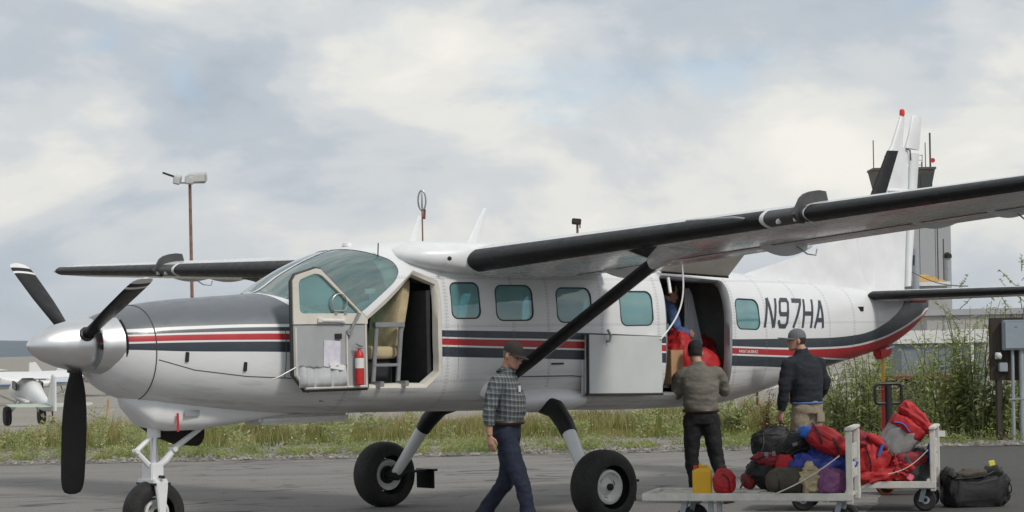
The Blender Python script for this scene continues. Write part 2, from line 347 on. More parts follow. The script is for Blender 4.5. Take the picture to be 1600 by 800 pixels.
def smooth_normals(me):          # normals taken from the uncut surface
    src = bmesh.new(); vs = [src.verts.new(v) for v in _mb.v]
    for f in _mb.f[:-2]: src.faces.new([vs[i] for i in f])
    src.normal_update(); src.faces.ensure_lookup_table(); nn = []
    bv = BVHTree.FromBMesh(src)
    for v in me.vertices:
        co, no, i, d = bv.find_nearest(v.co)
        f = src.faces[i]; acc = Vector(); 
        for w in f.verts: acc += w.normal / max(1e-5, (w.co - co).length_squared)
        n_ = acc.normalized(); 
        nn.append(n_)
    cx_ = sum((n_.dot(Vector((0, v.co.y, v.co.z - 1.9))) for n_, v in zip(nn, me.vertices)))
    if cx_ < 0: nn = [-n_ for n_ in nn]
    src.free(); me.normals_split_custom_set_from_vertices(nn)
def cut(bm, poly, sel, extra=()):
    xs = [p[0] for p in poly]; zs = [p[1] for p in poly]; m = .09
    cand = [f for f in bm.faces if sel(f.calc_center_median()) and min(xs) - m < f.calc_center_median().x < max(xs) + m and min(zs) - m < f.calc_center_median().z < max(zs) + m]
    cxm = sum(xs) / len(xs); czm = sum(zs) / len(zs)
    planes = []
    for i, p in enumerate(poly):
        q = poly[(i + 1) % len(poly)]; e = Vector((q[0] - p[0], 0, q[1] - p[1]))
        if e.length < 1e-6: continue
        n_ = Vector((e.z, 0, -e.x)).normalized()
        if n_.dot(Vector((cxm - p[0], 0, czm - p[1]))) > 0: n_ = -n_
        planes.append((Vector((p[0], 0, p[1])), n_))
    planes += list(extra)
    for co, n_ in planes:
        geom = set(cand)
        for f in cand: geom.update(f.edges); geom.update(f.verts)
        res = bmesh.ops.bisect_plane(bm, geom=list(geom), dist=1e-5, plane_co=co, plane_no=n_)
        cand = [g for g in res['geom'] if isinstance(g, bmesh.types.BMFace) and (g.calc_center_median() - co).dot(n_) < 0]
    return cand
def take(bm, faces, name, mname, parent, inset=.004):
    idx = {}; vs = []; fs = []
    for f in faces:
        q = []
        for v in f.verts:
            if v not in idx: idx[v] = len(vs); vs.append(tuple(v.co))
            q.append(idx[v])
        fs.append(q)
    me = bpy.data.meshes.new(name); me.from_pydata(vs, [], fs); me.materials.append(MATS[mname]); me.shade_smooth()
    smooth_normals(me)
    nr = [Vector(c.vector) for c in me.corner_normals]; acc = {}
    for l in me.loops: acc[l.vertex_index] = nr[l.index]
    for v in me.vertices: v.co -= acc[v.index] * inset
    smooth_normals(me)
    o = link(bpy.data.objects.new(name, me), parent); bmesh.ops.delete(bm, geom=faces, context='FACES_ONLY'); return o
bm = bmesh.new(); vs = [bm.verts.new(v) for v in _mb.v]
for f in _mb.f: bm.faces.new([vs[i] for i in f])
bmesh.ops.recalc_face_normals(bm, faces=bm.faces)
near = lambda c: c.y < -.12; far = lambda c: c.y > .12
CREW = [(-2.15, 1.385), (-1.40, 1.37), (-1.235, 1.50), (-1.235, 2.415), (-1.50, 2.52), (-2.15, 2.05)]
CARGO = rounded([(1.86, 1.20), (2.95, 1.17), (2.99, 2.45), (1.88, 2.50)], .08)
WINS = [rrect(-1.10, -.735, 2.045, 2.40, .07), rrect(-.525, -.035, 2.02, 2.375, .085), rrect(.295, .78, 1.995, 2.352, .085), rrect(1.195, 1.68, 1.955, 2.318, .085), rrect(3.055, 3.495, 1.905, 2.245, .085, sk=-.03)]
FWINS = WINS[:4] + [rrect(2.1, 2.55, 1.93, 2.28, .085), WINS[4], rounded([(-2.10, 2.10), (-1.36, 2.10), (-1.36, 2.39), (-1.56, 2.44)], .06)]
SHIELD = rounded([(-2.965, 2.315), (-2.86, 2.285), (-2.735, 2.165), (-2.56, 2.095), (-2.36, 2.062), (-2.19, 2.10), (-1.735, 2.414), (-1.655, 2.52), (-1.68, 2.62), (-1.86, 2.71), (-1.98, 2.745), (-2.2, 2.86), (-2.75, 2.56)], .10, 3)
# make it convex
def hull(P):
    P = sorted(set((round(a, 5), round(b, 5)) for a, b in P))
    def half(pts):
        h = []
        for p in pts:
            while len(h) > 1 and (h[-1][0] - h[-2][0]) * (p[1] - h[-2][1]) - (h[-1][1] - h[-2][1]) * (p[0] - h[-2][0]) <= 0: h.pop()
            h.append(p)
        return h
    a = half(P); b = half(P[::-1]); return a[:-1] + b[:-1]
SHIELD = hull(SHIELD); CREW = hull(CREW); CARGO = hull(CARGO)
PANES = []
for P in (CREW, CARGO): bmesh.ops.delete(bm, geom=cut(bm, P, near), context='FACES_ONLY')
for sgn in (-1, 1):
    o = take(bm, cut(bm, SHIELD, (lambda c: c.y < .05) if sgn < 0 else (lambda c: c.y > -.05), [(Vector((0, sgn * .022, 0)), Vector((0, -sgn, 0)))]), 'windshield', 'windscreen_glass', AP)
def gasket(poly, sgn, parent, r=.010, mname='gasket'):
    pts = []
    for x, z in poly + poly[:1]:
        h = SKIN_BVH.ray_cast(Vector((x, sgn * 3, z)), Vector((0, -sgn, 0)))
        if h[0] is not None: pts.append(h[0])
    g = MB(); g.tube(pts, r, 6, caps=False); return g.build('gasket', mname, parent)
for sgn, LST in ((-1, WINS), (1, FWINS)):
    for P in LST:
        o = take(bm, cut(bm, hull(P), near if sgn < 0 else far), 'cabin_window', 'cabin_glass', AP, .006); gasket(P, sgn, o, .007)
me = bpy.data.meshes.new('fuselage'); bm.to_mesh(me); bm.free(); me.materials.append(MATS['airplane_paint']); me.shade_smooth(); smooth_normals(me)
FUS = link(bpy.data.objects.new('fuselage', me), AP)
# inner lining of the cabin
bm = bmesh.new(); il = MB(); il.loft([fring(x, .055) for x in fstations(-2.80, 3.55)], 0, True, True); vs = [bm.verts.new(v) for v in il.v]
for f in il.f: bm.faces.new([vs[i] for i in f])
for P in (CREW, CARGO): bmesh.ops.delete(bm, geom=cut(bm, P, near), context='FACES_ONLY')
for sgn, LST in ((-1, WINS), (1, FWINS)):
    for P in LST: bmesh.ops.delete(bm, geom=cut(bm, hull(P), near if sgn < 0 else far), context='FACES_ONLY')
sh = [f for f in bm.faces if f.calc_center_median().x < -1.85 and f.calc_center_median().z > 2.14 + .45 * max(0, f.calc_center_median().x + 2.3)]
bmesh.ops.delete(bm, geom=sh, context='FACES_ONLY')
me = bpy.data.meshes.new('cabin_lining'); bm.to_mesh(me); bm.free(); me.materials.append(MATS['lining']); me.shade_smooth(); LIN = link(bpy.data.objects.new('cabin_lining', me), AP)
def skin(x, z, sgn=-1):
    h = SKIN_BVH.ray_cast(Vector((x, sgn * 3, z)), Vector((0, -sgn, 0))); return h[0]
def skin_top(x, y=0.0, d=-1):
    h = SKIN_BVH.ray_cast(Vector((x, y, 1.8 - d * 3)), Vector((0, 0, d))); return h[0]
def reveal(poly, name, mname, depth=.075, lip=.028):      # the frame round an opening
    g = MB(); outer = []; inner = []; lipo = []
    cx_ = sum(p[0] for p in poly) / len(poly); cz_ = sum(p[1] for p in poly) / len(poly)
    dense = []
    for i, p in enumerate(poly):
        q = poly[(i + 1) % len(poly)]; n_ = max(1, int(math.hypot(q[0] - p[0], q[1] - p[1]) / .12))
        for k in range(n_): dense.append((p[0] + (q[0] - p[0]) * k / n_, p[1] + (q[1] - p[1]) * k / n_))
    for x, z in dense:
        h = skin(x, z); dx, dz = cx_ - x, cz_ - z; l = math.hypot(dx, dz); outer.append((x, h.y + .001, z)); lipo.append((x + dx / l * lip, h.y + .012, z + dz / l * lip)); inner.append((x + dx / l * (lip + .01), h.y + depth, z + dz / l * (lip + .01)))
    g.loft([outer, lipo, inner], 0, False, False); return g.build(name, mname, AP, 60)
reveal(CREW, 'crew_door_frame', 'beige_trim', .09, .04); reveal(CARGO, 'cargo_door_frame', 'grey_steel', .09, .03)
g = MB(); g.box((.38, 0, 1.285), (5.9, 1.24, .03)); g.build('cabin_floor', 'seat_dark', AP)
g = MB(); g.box((-2.68, 0, 1.98), (.22, 1.36, .36)); g.box((-2.72, 0, 1.62), (.10, 1.3, .5)); g.build('instrument_panel', 'lining_dark', AP, bevel=.03)
# seats: sheepskin pilot seat, grey and dark seats behind
def seat(x, y, mname, back_h=.72, tilt=.22, w=.46, name='pilot_seat'):
    r = bpy.data.objects.new(name, None); link(r, AP)
    def cushion(c, size, rot): 
        q = MB(); rings = []
        for k in range(9):
            t = -1 + k / 4; sc_ = (1 - abs(t) ** 4) ** .25 if abs(t) < 1 else .35
            rings.append([Vector(c) + rot @ Vector((size[0] / 2 * math.copysign(abs(math.cos(a)) ** .5, math.cos(a)) * max(.35, sc_), size[1] / 2 * math.copysign(abs(math.sin(a)) ** .5, math.sin(a)) * max(.35, sc_), size[2] / 2 * t)) for a in (2 * math.pi * j / 20 for j in range(20))])
        return q.loft(rings)
    I = Matrix.Identity(3); T = Matrix.Rotation(tilt, 3, 'Y')
    r.location = (0, 0, 0)
    cushion((x, y, 1.72), (.50, w, .15), I).build('seat_cushion', mname, r)
    cushion((x + .27, y, 1.72 + back_h / 2), (.16, w, back_h + .1), T).build('backrest', mname, r)
    b = MB(); b.box((x, y, 1.47), (.36, .34, .36)); b.build('seat_base', 'seat_dark', r, bevel=.02)
    return r
seat(-1.80, -.36, 'sheepskin', .78); seat(-1.80, .38, 'sheepskin', .78, name='copilot_seat')
seat(-.62, -.40, 'seat_dark', .62, name='passenger_seat'); seat(.25, -.40, 'seat_grey', .56, name='passenger_seat'); seat(.25, .40, 'seat_grey', .56, name='passenger_seat'); seat(-.62, .40, 'seat_dark', .62, name='passenger_seat')
g = MB(); g.box((-1.30, -.05, 1.80), (.05, 1.3, 1.05)); g.build('cabin_partition', 'seat_dark', AP)
# folding boarding ladder standing in the crew doorway
g = MB(); lx = -1.95
for dx in (0, .30): g.box((lx + dx, -.67, 1.66), (.045, .03, .66), Matrix.Rotation(.10, 3, 'Y')); g.box((lx + dx - .02, -.75, 1.42), (.05, .14, .05))
g.box((lx + .18, -.67, 1.99), (.36, .06, .05)); g.box((lx + .13, -.67, 1.60), (.30, .04, .03))
g.build('boarding_ladder', 'grey_steel', AP, bevel=.006)
# registration and operator's name, painted letters as thin sheets lying on the skin
def ribbon(g, pts, wd, place, closed=False):
    P = [Vector(p) for p in pts]; n = len(P); Ls = []; Rs = []
    for i in range(n):
        a = P[i - 1] if (i > 0 or closed) else P[i]; b = P[(i + 1) % n] if (i < n - 1 or closed) else P[i]
        d1 = (P[i] - a).normalized() if (P[i] - a).length > 1e-6 else (b - P[i]).normalized(); d2 = (b - P[i]).normalized() if (b - P[i]).length > 1e-6 else d1
        t = (d1 + d2).normalized(); nn = Vector((-t.y, t.x)); k = wd / 2 / max(.5, nn.dot(Vector((-d1.y, d1.x)))); Ls.append(P[i] + nn * k); Rs.append(P[i] - nn * k)
    fs = []; vs_ = []
    for a, b in zip(Ls, Rs): vs_ += [place(a), place(b)]
    for i in range(n if closed else n - 1): j = (i + 1) % n; fs.append((2 * i, 2 * i + 1, 2 * j + 1, 2 * j))
    g.add(vs_, fs)
GL = {'N': ([[(0, 0), (0, 1)], [(0.03, 1), (.57, 0)], [(.6, 0), (.6, 1)]], []), '9': ([[(.60, .62), (.60, .18), (.50, .05), (.14, .05), (.02, .18), (.02, .26)]], [[(.10, .95), (.52, .95), (.60, .85), (.60, .56), (.52, .46), (.10, .46), (.02, .56), (.02, .85)]]),
      '7': ([[(0, .94), (.62, .94), (.60, .84), (.20, 0)]], []), 'H': ([[(.0, 0), (.0, 1)], [(.6, 0), (.6, 1)], [(0, .5), (.6, .5)]], []), 'A': ([[(0, 0), (.30, .97)], [(.62, 0), (.32, .97)], [(.10, .28), (.54, .28)]], [])}
xa, xb, za, zb = 3.585, 4.90, 1.915, 2.255
def place_reg(p, x0):
    h = (zb - za); x = x0 + p.x * .30 + p.y * .118; z = za + p.y * h - (x - xa) * .012
    s = skin(x, z); return (x, s.y - .003, z)
for i, ch in enumerate('N97HA'):
    g = MB(); op, cl = GL[ch]; x0 = xa + i * .262
    for pts in op:
        dense = []
        for a, b in zip(pts, pts[1:]):
            for k in range(4): dense.append((a[0] + (b[0] - a[0]) * k / 4, a[1] + (b[1] - a[1]) * k / 4))
        ribbon(g, dense + [pts[-1]], .155 if ch != 'N' or pts[0][0] == pts[1][0] else .15, lambda p: place_reg(p, x0))
    for pts in cl: ribbon(g, pts, .15, lambda p: place_reg(p, x0), True)
    g.build('registration_letter', 'lettering', AP, 0)
def text_on(txt, place, name, mname, parent, size=1.0, bold=.0):
    cu = bpy.data.curves.new(name, 'FONT'); cu.body = txt; cu.size = size; cu.offset = bold; cu.resolution_u = 3
    o = bpy.data.objects.new('tmp_text', cu); COL.objects.link(o); dg = bpy.context.evaluated_depsgraph_get(); me = bpy.data.meshes.new_from_object(o.evaluated_get(dg)); bpy.data.objects.remove(o)
    xs = [v.co.x for v in me.vertices]; wdt = max(xs) if xs else 1
    for v in me.vertices: v.co = place(v.co.x / wdt, v.co.y / size)
    me.name = name; me.materials.clear(); me.materials.append(MATS[mname]); return link(bpy.data.objects.new(name, me), parent)
def pl_w(u, v):
    x = 3.075 + u * .365; z = 1.638 + v * .045 - u * .014; s = skin(x, z); return (x, s.y - .004, z)
text_on('WRIGHT AIR SERVICE', pl_w, 'operator_lettering', 'plain_white', AP, bold=.012)
# panel seams, latches and small fittings on the cowling
def seam(pts, name='panel_seam', r=.0045, mname='seam_line'):
    g = MB(); P = []
    for (xa_, za_), (xb_, zb_) in zip(pts, pts[1:]):
        for k in range(6):
            t = k / 6; s = skin(xa_ + (xb_ - xa_) * t, za_ + (zb_ - za_) * t)
            if s is not None: P.append(s)
    s = skin(*pts[-1]); 
    if s is not None: P.append(s)
    g.tube(P, r, 5); return g.build(name, mname, AP)
rg = fring(-4.26); g = MB(); g.tube([Vector(p) * 1 for p in rg + rg[:1]], .006, 5, caps=False); g.build('cowl_ring_seam', 'seam_line', AP)
seam([(-4.24, 1.70), (-3.9, 1.60), (-3.4, 1.53), (-2.95, 1.50), (-2.35, 1.50)]); seam([(-3.0, 1.98), (-3.02, 1.5)])
seam([(-1.03, 1.45), (-1.03, 2.0)], r=.002); seam([(-.3, 1.45), (.5, 1.44), (.95, 1.40)], r=.006)
for x, z, l in ((-3.98, 1.72, .09), (-3.42, 1.62, .085), (-2.6, 1.42, .03), (-2.52, 1.40, .05), (-2.75, 1.38, .04)):
    s = skin(x, z); g = MB(); g.box((s.x, s.y - .003, s.z), (.035, .02, l), Matrix.Rotation(.1, 3, 'Y')); g.build('cowl_latch', 'black_metal', AP, bevel=.004)
s = skin(5.72, 2.13); g = MB(); g.box((s.x, s.y - .004, s.z), (.09, .012, .055), Matrix.Rotation(-.2, 3, 'Z')); g.build('static_plate', 'soot', AP)
s = skin(.28, 1.57); g = MB(); g.box((s.x, s.y - .006, s.z), (.16, .02, .018)); g.build('latch_handle', 'black_metal', AP)
# wing walk step lights: silver intake lip each side of the spinner, dark throat behind it
for sgn in (-1, 1):
    g = MB(); d = MB(); ra = []; rb_ = []; rc = []
    for k in range(15):
        a = R(-62 + 118 * k / 14); cy, cz = .40 * math.cos(a), .40 * math.sin(a) * .78
        e = math.sin(math.pi * k / 14) ** .5
        p0 = Vector((-4.70, sgn * cy * .80, 1.835 + cz * .80)); p1 = Vector((-4.74 + .02 * e, sgn * (cy * .80 + .045 * e), 1.835 + cz * .88)); p2 = Vector((-4.52, sgn * (cy * .98 + .02), 1.835 + cz * .98)); p3 = Vector((-4.50, sgn * (cy * .86), 1.835 + cz * .86))
        ra.append([p0, p1, p2, p3])
    g.loft(ra, 0, True, True); o = g.build('air_intake', 'chrome', AP, 50)
    d.tube([r_[2] + Vector((.012, sgn * .002, 0)) for r_ in ra[1:-1]], .012, 8); d.build('intake_slot', 'dark_hole', o)
# lower cowl chin over the nose leg
g = MB(); rings = []
for x, w, zt, zb_ in ((-4.36, .05, 1.36, 1.33), (-4.28, .16, 1.40, 1.24), (-4.12, .23, 1.42, 1.08), (-3.9, .27, 1.42, 1.035), (-3.6, .29, 1.40, 1.035), (-3.2, .30, 1.36, 1.075), (-2.8, .28, 1.34, 1.12), (-2.4, .2, 1.30, 1.15)):
    rings.append([(x, w * math.copysign(abs(math.cos(a)) ** .6, math.cos(a)), (zt + zb_) / 2 + (zt - zb_) / 2 * math.copysign(abs(math.sin(a)) ** .6, math.sin(a))) for a in (2 * math.pi * k / 28 for k in range(28))])
g.loft(rings); g.build('chin_cowl', 'white_paint', AP, 50)
g = MB(); g.box((-3.78, -.30, 1.20), (.16, .006, .055), Matrix.Rotation(.02, 3, 'Z')); g.build('data_plate', 'grey_steel', AP)
g = MB(); g.box((-3.93, -.293, 1.12), (.022, .008, .17)); g.build('remove_tag', 'plain_red', AP)
g = MB(); g.box((-2.45, -.05, 1.10), (1.05, .34, .09)); g.build('belly_fairing', 'rim_white', AP, bevel=.03)
g = MB(); g.tube([(-1.93, -.05, 1.13), (-1.91, -.05, 1.07)], [.045, .03], 10); g.build('drain_light', 'plain_red', AP)
g = MB(); g.tube([(-3.95, .30, 1.16), (-3.75, .36, 1.08), (-3.5, .40, 1.00), (-3.28, .42, .97)], [.09, .12, .125, .115], 16, flat=1.0); g.tube([(-3.30, .42, .972), (-3.27, .42, .968)], [.105, .105], 16, m=1); g.build('exhaust_stack', ['soot', 'dark_hole'], AP)
# antennas on the roof
def blade_ant(x, h, lean, ch):
    b = skin_top(x).z - .01; g = MB(); rings = []
    for t in (0, .5, 1): rings.append([(x + lean * t + ch * (1 - .62 * t) * math.cos(a) / 2, .010 * math.sin(a) * (1 - .4 * t), b + h * t) for a in (2 * math.pi * k / 12 for k in range(12))])
    g.loft(rings); g.build('roof_antenna', 'white_paint', AP)
blade_ant(-.93, .28, .10, .10); blade_ant(-.15, .38, .20, .13)
g = MB(); b = skin(-1.80, 2.66) or Vector((-1.8, -.4, 2.7)); g.tube([b, b + Vector((0, -.01, .13))], .006, 6); g.build('temperature_probe', 'black_metal', AP)
g = MB(); g.lathe([(.06, 0), (.05, .03), (.0, .045)], skin_top(-1.75) - Vector((0, 0, .005)), (0, 0, 1), 14); g.build('roof_antenna', 'white_paint', AP)
# propeller
XP, ZH = -4.785, 1.844
PR = bpy.data.objects.new('propeller', None); link(PR, AP)
g = MB(); g.lathe([(.0, -.50), (.035, -.487), (.085, -.437), (.14, -.345), (.19, -.215), (.225, -.08), (.245, .03), (.25, .10), (.245, .115), (.20, .115)], (XP, 0, ZH), (1, 0, 0), 48); g.build('spinner', 'chrome', PR, 40)
def blade(ang, bands=True):
    rad = Vector((0, math.sin(ang), math.cos(ang))); tng = Vector((0, math.cos(ang), -math.sin(ang))); o = Vector((XP - .02, 0, ZH))
    keys = [(.16, .05, .05, 60), (.26, .055, .05, 66), (.36, .08, .042, 72), (.50, .105, .032, 76), (.75, .118, .024, 80), (1.0, .118, .018, 83), (1.2, .115, .013, 85), (1.29, .105, .010, 86), (1.335, .078, .008, 86), (1.352, .035, .005, 86)]
    rk = [k[0] for k in keys]
    def ring(r):
        hw = interp(r, rk, [k[1] for k in keys]); ht = interp(r, rk, [k[2] for k in keys]); tw = R(interp(r, rk, [k[3] for k in keys]))
        cdir = Vector((1, 0, 0)) * math.sin(tw) + tng * math.cos(tw); ndir = Vector((1, 0, 0)) * -math.cos(tw) + tng * math.sin(tw)
        return [o + rad * r + cdir * (hw * math.cos(a) + .012) + ndir * (ht * math.sin(a)) for a in (2 * math.pi * k / 18 for k in range(18))]
    g = MB(); rr = [.16, .22, .28, .36, .45, .6, .75, .9, 1.05, 1.165]; segs = [(rr, 0), ([1.165, 1.20], 1), ([1.20, 1.265], 0), ([1.265, 1.30, 1.335, 1.352], 1)]
    for i, (rs, m_) in enumerate(segs): g.loft([ring(r) for r in rs], m_, i == 0, i == 3)
    b = g.build('blade', ['blade_black', 'blade_white' if bands else 'blade_black'], PR, 50)
    q = MB(); q.lathe([(.068, .13), (.068, .245), (.055, .25)], o, rad, 18); q.build('blade_root', 'black_metal', b)
    return b
PH = R(5.5)
for k in range(3): blade(math.pi - PH + 2 * math.pi * k / 3, k > 0)
# ------------------------------------------------------------------ wings
def afoil(tc, camber=.02, n=22):
    xs = [(1 - math.cos(math.pi * i / n)) / 2 for i in range(n + 1)]
    def yt(x): return 5 * tc * (.2969 * math.sqrt(x) - .1260 * x - .3516 * x * x + .2843 * x**3 - .1036 * x**4)
    def yc(x): p = .35; return camber / p**2 * (2 * p * x - x * x) if x < p else camber / (1 - p)**2 * (1 - 2 * p + 2 * p * x - x * x)
    return [(x, yc(x) + yt(x)) for x in xs[::-1]] + [(x, yc(x) - yt(x)) for x in xs[1:-1]]
SLOPE = [.049]
def wparam(y):
    xle = -.985 + .20 * (y - .9) / 6.9; ch = 1.98 - (1.98 - 1.26) * (y - .9) / 7.0; zl = 2.612 + SLOPE[0] * (y - .9); tc = .17 - .05 * (y - .9) / 7.0
    return xle, ch, zl, tc
INC = R(2.6)
def wpt(y, xc, zc, sgn, grow=0.0, k=1.0):
    xle, ch, zl, tc = wparam(y); x = xc * ch; z = zc * ch * k
    return Vector((xle + x * math.cos(INC) + z * math.sin(INC), sgn * y, zl - x * math.sin(INC) + z * math.cos(INC)))
def wring(y, sgn, chk=1.0, k=1.0, tcm=1.0):
    xle, ch, zl, tc = wparam(y); return [wpt(y, .4 + (x - .4) * chk, z, sgn, 0, k) for x, z in afoil(tc * tcm)]
def wsurf(y, xc, sgn, upper, off=0.0):
    tc = wparam(y)[3]; A = afoil(tc, n=60); n = 60
    pts = A[:n + 1] if upper else A[n:] + A[:1]
    pts = sorted(pts); z = interp(xc, [p[0] for p in pts], [p[1] for p in pts]); ch = wparam(y)[1]
    return wpt(y, xc, z + (off if upper else -off) / ch, sgn)
for sgn in (1, -1):
    SLOPE[0] = .036 if sgn > 0 else .049
    g = MB(); ys = [.35, .9, 2, 3, 4, 5, 6, 7, 7.6]
    rings = [wring(y, sgn) for y in ys] + [wring(7.82, sgn, .985, .9), wring(7.93, sgn, .93, .6), wring(7.97, sgn, .84, .25)]
    g.loft(rings); WG = g.build('wing', 'wing_paint', AP, 40)
    if sgn < 0: WG['label'] = 'left wing reaching toward the viewer over the luggage carts'
    def bootring(y, u=.055, l=.085, off=.004):
        tc = wparam(y)[3]; A = afoil(tc, n=90); ch = wparam(y)[1]; up_ = [p for p in A[:91] if p[0] <= u]; lo = [p for p in A[91:] if p[0] <= l]
        ks = [up_[round(i * (len(up_) - 1) / 9)] for i in range(10)] + [lo[round(i * (len(lo) - 1) / 9)] for i in range(10)]
        out = []
        for x, z in ks:
            d = Vector((x - .06, z * 2)).normalized(); out.append(wpt(y, x + d.x * off / ch, z + d.y * off / ch, sgn))
        out += [wpt(y, .09, -.02, sgn), wpt(y, .07, .01, sgn)]; return out
    for a, b in ((.94, 4.72), (5.22, 7.80)):
        g = MB(); n_ = 14; g.loft([bootring(a + (b - a) * i / n_) for i in range(n_ + 1)]); g.build('deicing_boot', 'boot_rubber', WG, 60)
    g = MB(); g.loft([bootring(y, .06, .09, .007) for y in (4.735, 4.77)]); g.build('boot_end_band', 'plain_white', WG, 60)
    g = MB(); g.loft([bootring(y, .05, .07, .003) for y in (4.775, 5.0, 5.20)]); g.build('bare_leading_edge', 'boot_grey', WG, 60)
    for y in (4.93, 5.12):
        g = MB(); p = wsurf(y, .012, sgn, False, .004); g.box(p, (.05, .035, .05), Matrix.Rotation(.6, 3, 'X')); g.build('stall_strip', 'rim_white', WG, bevel=.01)
    # stall fence wrapped round the leading edge
    g = MB(); prof = []
    for xc, off, upp in ((.05, .02, False), (.02, .035, False), (.0, .05, True), (.006, .06, True), (.025, .085, True), (.06, .098, True), (.11, .10, True), (.17, .098, True), (.225, .085, True)): prof.append(wsurf(5.14, xc, sgn, upp, off))
    prof[2] = wpt(5.14, -.03, -.005, sgn)
    base = [wsurf(5.14, xc, sgn, True, -.02) for xc in (.25, .15, .08, .03)] + [wpt(5.14, .03, -.02, sgn), wsurf(5.14, .05, sgn, False, -.02)]
    P = prof + base; g.loft([[p + Vector((0, sgn * -.02, 0)) for p in P], [p + Vector((0, sgn * .02, 0)) for p in P]]); g.build('stall_fence', 'boot_grey', WG, 40)
    # root fairing, tie down and flap track fairings, aileron gap
    g = MB(); rings = []
    for y, xl, kk in ((.50, -1.62, 1.0), (.64, -1.60, 1.0), (.74, -1.52, .98), (.82, -1.36, .95), (.885, -1.16, .92), (.93, -1.03, .88)):
        A = afoil(.17); zl = 2.625; ch = 1.02 - xl; rings.append([Vector((xl + x * ch, sgn * y, zl - .045 * x * ch + z * ch * (1.98 / ch) * kk * (.98 if z > 0 else 1.0) + (.06 * math.exp(-x * 3) * (1 - (y - .5) / .47)))) for x, z in A])
    g.loft(rings); g.build('wing_root_fairing', 'white_paint', WG, 50)
    if sgn < 0:
        g = MB(); g.lathe([(.022, 0), (.022, .01), (.012, .012)], (-1.20, -.925, 2.63), (-.5, -.85, 0), 12); g.build('air_vent', 'black_metal', WG)
    for y in (1.55, 3.75, 5.55, 6.35):
        g = MB(); ch = wparam(y)[1]; rings = []
        for t in range(9):
            u_ = t / 8; xc = .66 + .42 * u_; p = wsurf(y, min(.97, xc), sgn, False); wd = .035 * math.sin(math.pi * min(1, .12 + u_ * .85)) ** .6; hh = .13 * math.sin(math.pi * (.10 + .78 * u_)) ** .8 * (1.1 if y < 5 else .7); x = p.x + max(0, xc - .97) * ch
            rings.append([(x, sgn * y + wd * math.cos(a), p.z + .03 - (hh if math.sin(a) < 0 else .02) * abs(math.sin(a)) * (1 if math.sin(a) < 0 else -1)) for a in (2 * math.pi * k / 12 for k in range(12))])
        g.loft(rings); g.build('flap_track_fairing', 'white_paint', WG)
        if y in (3.75, 6.35):
            h = MB(); p = wsurf(y, .95, sgn, False); h.tube([p + Vector((-.05, sgn * .05, -.03)), p + Vector((.08, sgn * .06, -.10)), p + Vector((.2, sgn * .06, -.11)), p + Vector((.22, sgn * .06, -.05))], .007, 6); h.build('flap_linkage', 'grey_steel', WG)
    for a, b, nm in ((.98, 5.38, 'flap'), (5.44, 7.55, 'aileron')):
        g = MB(); n_ = 8; rings = []
        for i in range(n_ + 1):
            y = a + (b - a) * i / n_; rings.append([wsurf(y, .735, sgn, True, -.004), wsurf(y, .745, sgn, True, .006), wsurf(y, .98, sgn, True, .005), wpt(y, 1.035, -.004, sgn), wpt(y, 1.03, -.014, sgn), wsurf(y, .97, sgn, False, .014), wsurf(y, .75, sgn, False, .010), wsurf(y, .735, sgn, False, -.004)])
        g.loft(rings); g.build(nm, 'wing_paint', WG, 40)
    g = MB(); n_ = 10; g.tube([wsurf(.98 + 6.5 * i / n_, .728, sgn, False, .001) for i in range(n_ + 1)], .006, 5); g.build('hinge_gap', 'seam_line', WG)
    # strut, its boot, and the booted fairing where it meets the wing
    A_ = Vector((-.42, sgn * .72, 1.35)); B_ = Vector((-.43, sgn * 3.24, wsurf(3.24, .29, sgn, False).z + .02)); d = (B_ - A_).normalized(); cx_ = Vector((1, 0, 0)); n_ = cx_.cross(d).normalized()
    def sring(t, c0, c1, off=0.0, hw=.115, th=.042):
        o = A_.lerp(B_, t); pts = []
        for k in range(24):
            a = 2 * math.pi * k / 24; u_ = math.cos(a); 
            pts.append(o + cx_ * (-u_ * hw * (1 if u_ > 0 else 1.0)) + n_ * (math.sin(a) * th * (1.0 if u_ > 0 else (1 + .4 * u_))))
        return pts
    g = MB(); g.loft([sring(t, 0, 1) for t in (0, .5, 1)]); ST = g.build('strut', 'white_paint', AP, 40)
    def sboot(t):
        o = A_.lerp(B_, t); pts = []
        for k in range(13):
            a = R(-104 + 208 * k / 12); pts.append(o + cx_ * (-math.cos(a) * .119) + n_ * (math.sin(a) * .046))
        return pts + [o + cx_ * -.02]
    g = MB(); g.loft([sboot(t) for t in (.03, .5, .975)]); g.build('deicing_boot', 'boot_rubber', ST, 50)
    g = MB(); rings = []
    for t, r_ in ((0, .17), (.4, .14), (.8, .085), (1, .05)): o = Vector((-.50, sgn * .70, 1.33)) + (d * .26 - Vector((0, 0, .06))) * t; rings.append([o + cx_ * (r_ * 1.25 * math.cos(a)) + n_ * (r_ * .75 * math.sin(a)) for a in (2 * math.pi * k / 20 for k in range(20))])
    g.loft(rings); g.build('strut_root_fairing', 'white_paint', ST)
    g = MB(); rings = []
    for t, r_ in ((-.30, .085), (-.12, .12), (.05, .20), (.16, .24)): o = B_ + d * t; rings.append([o + cx_ * (r_ * 1.25 * math.cos(a)) + n_ * (r_ * .55 * math.sin(a)) for a in (2 * math.pi * k / 20 for k in range(20))])
    g.loft(rings); g.build('strut_tip_fairing', 'wing_paint', ST)
    W1, W2, W3, W4 = (wsurf(3.24 + dy, xc, sgn, False, -.01) for dy, xc in ((-.30, .055), (.30, .055), (.24, .42), (-.24, .42))); AX = B_ - d * .20 + cx_ * -.125; AY = B_ - d * .14 + cx_ * .15
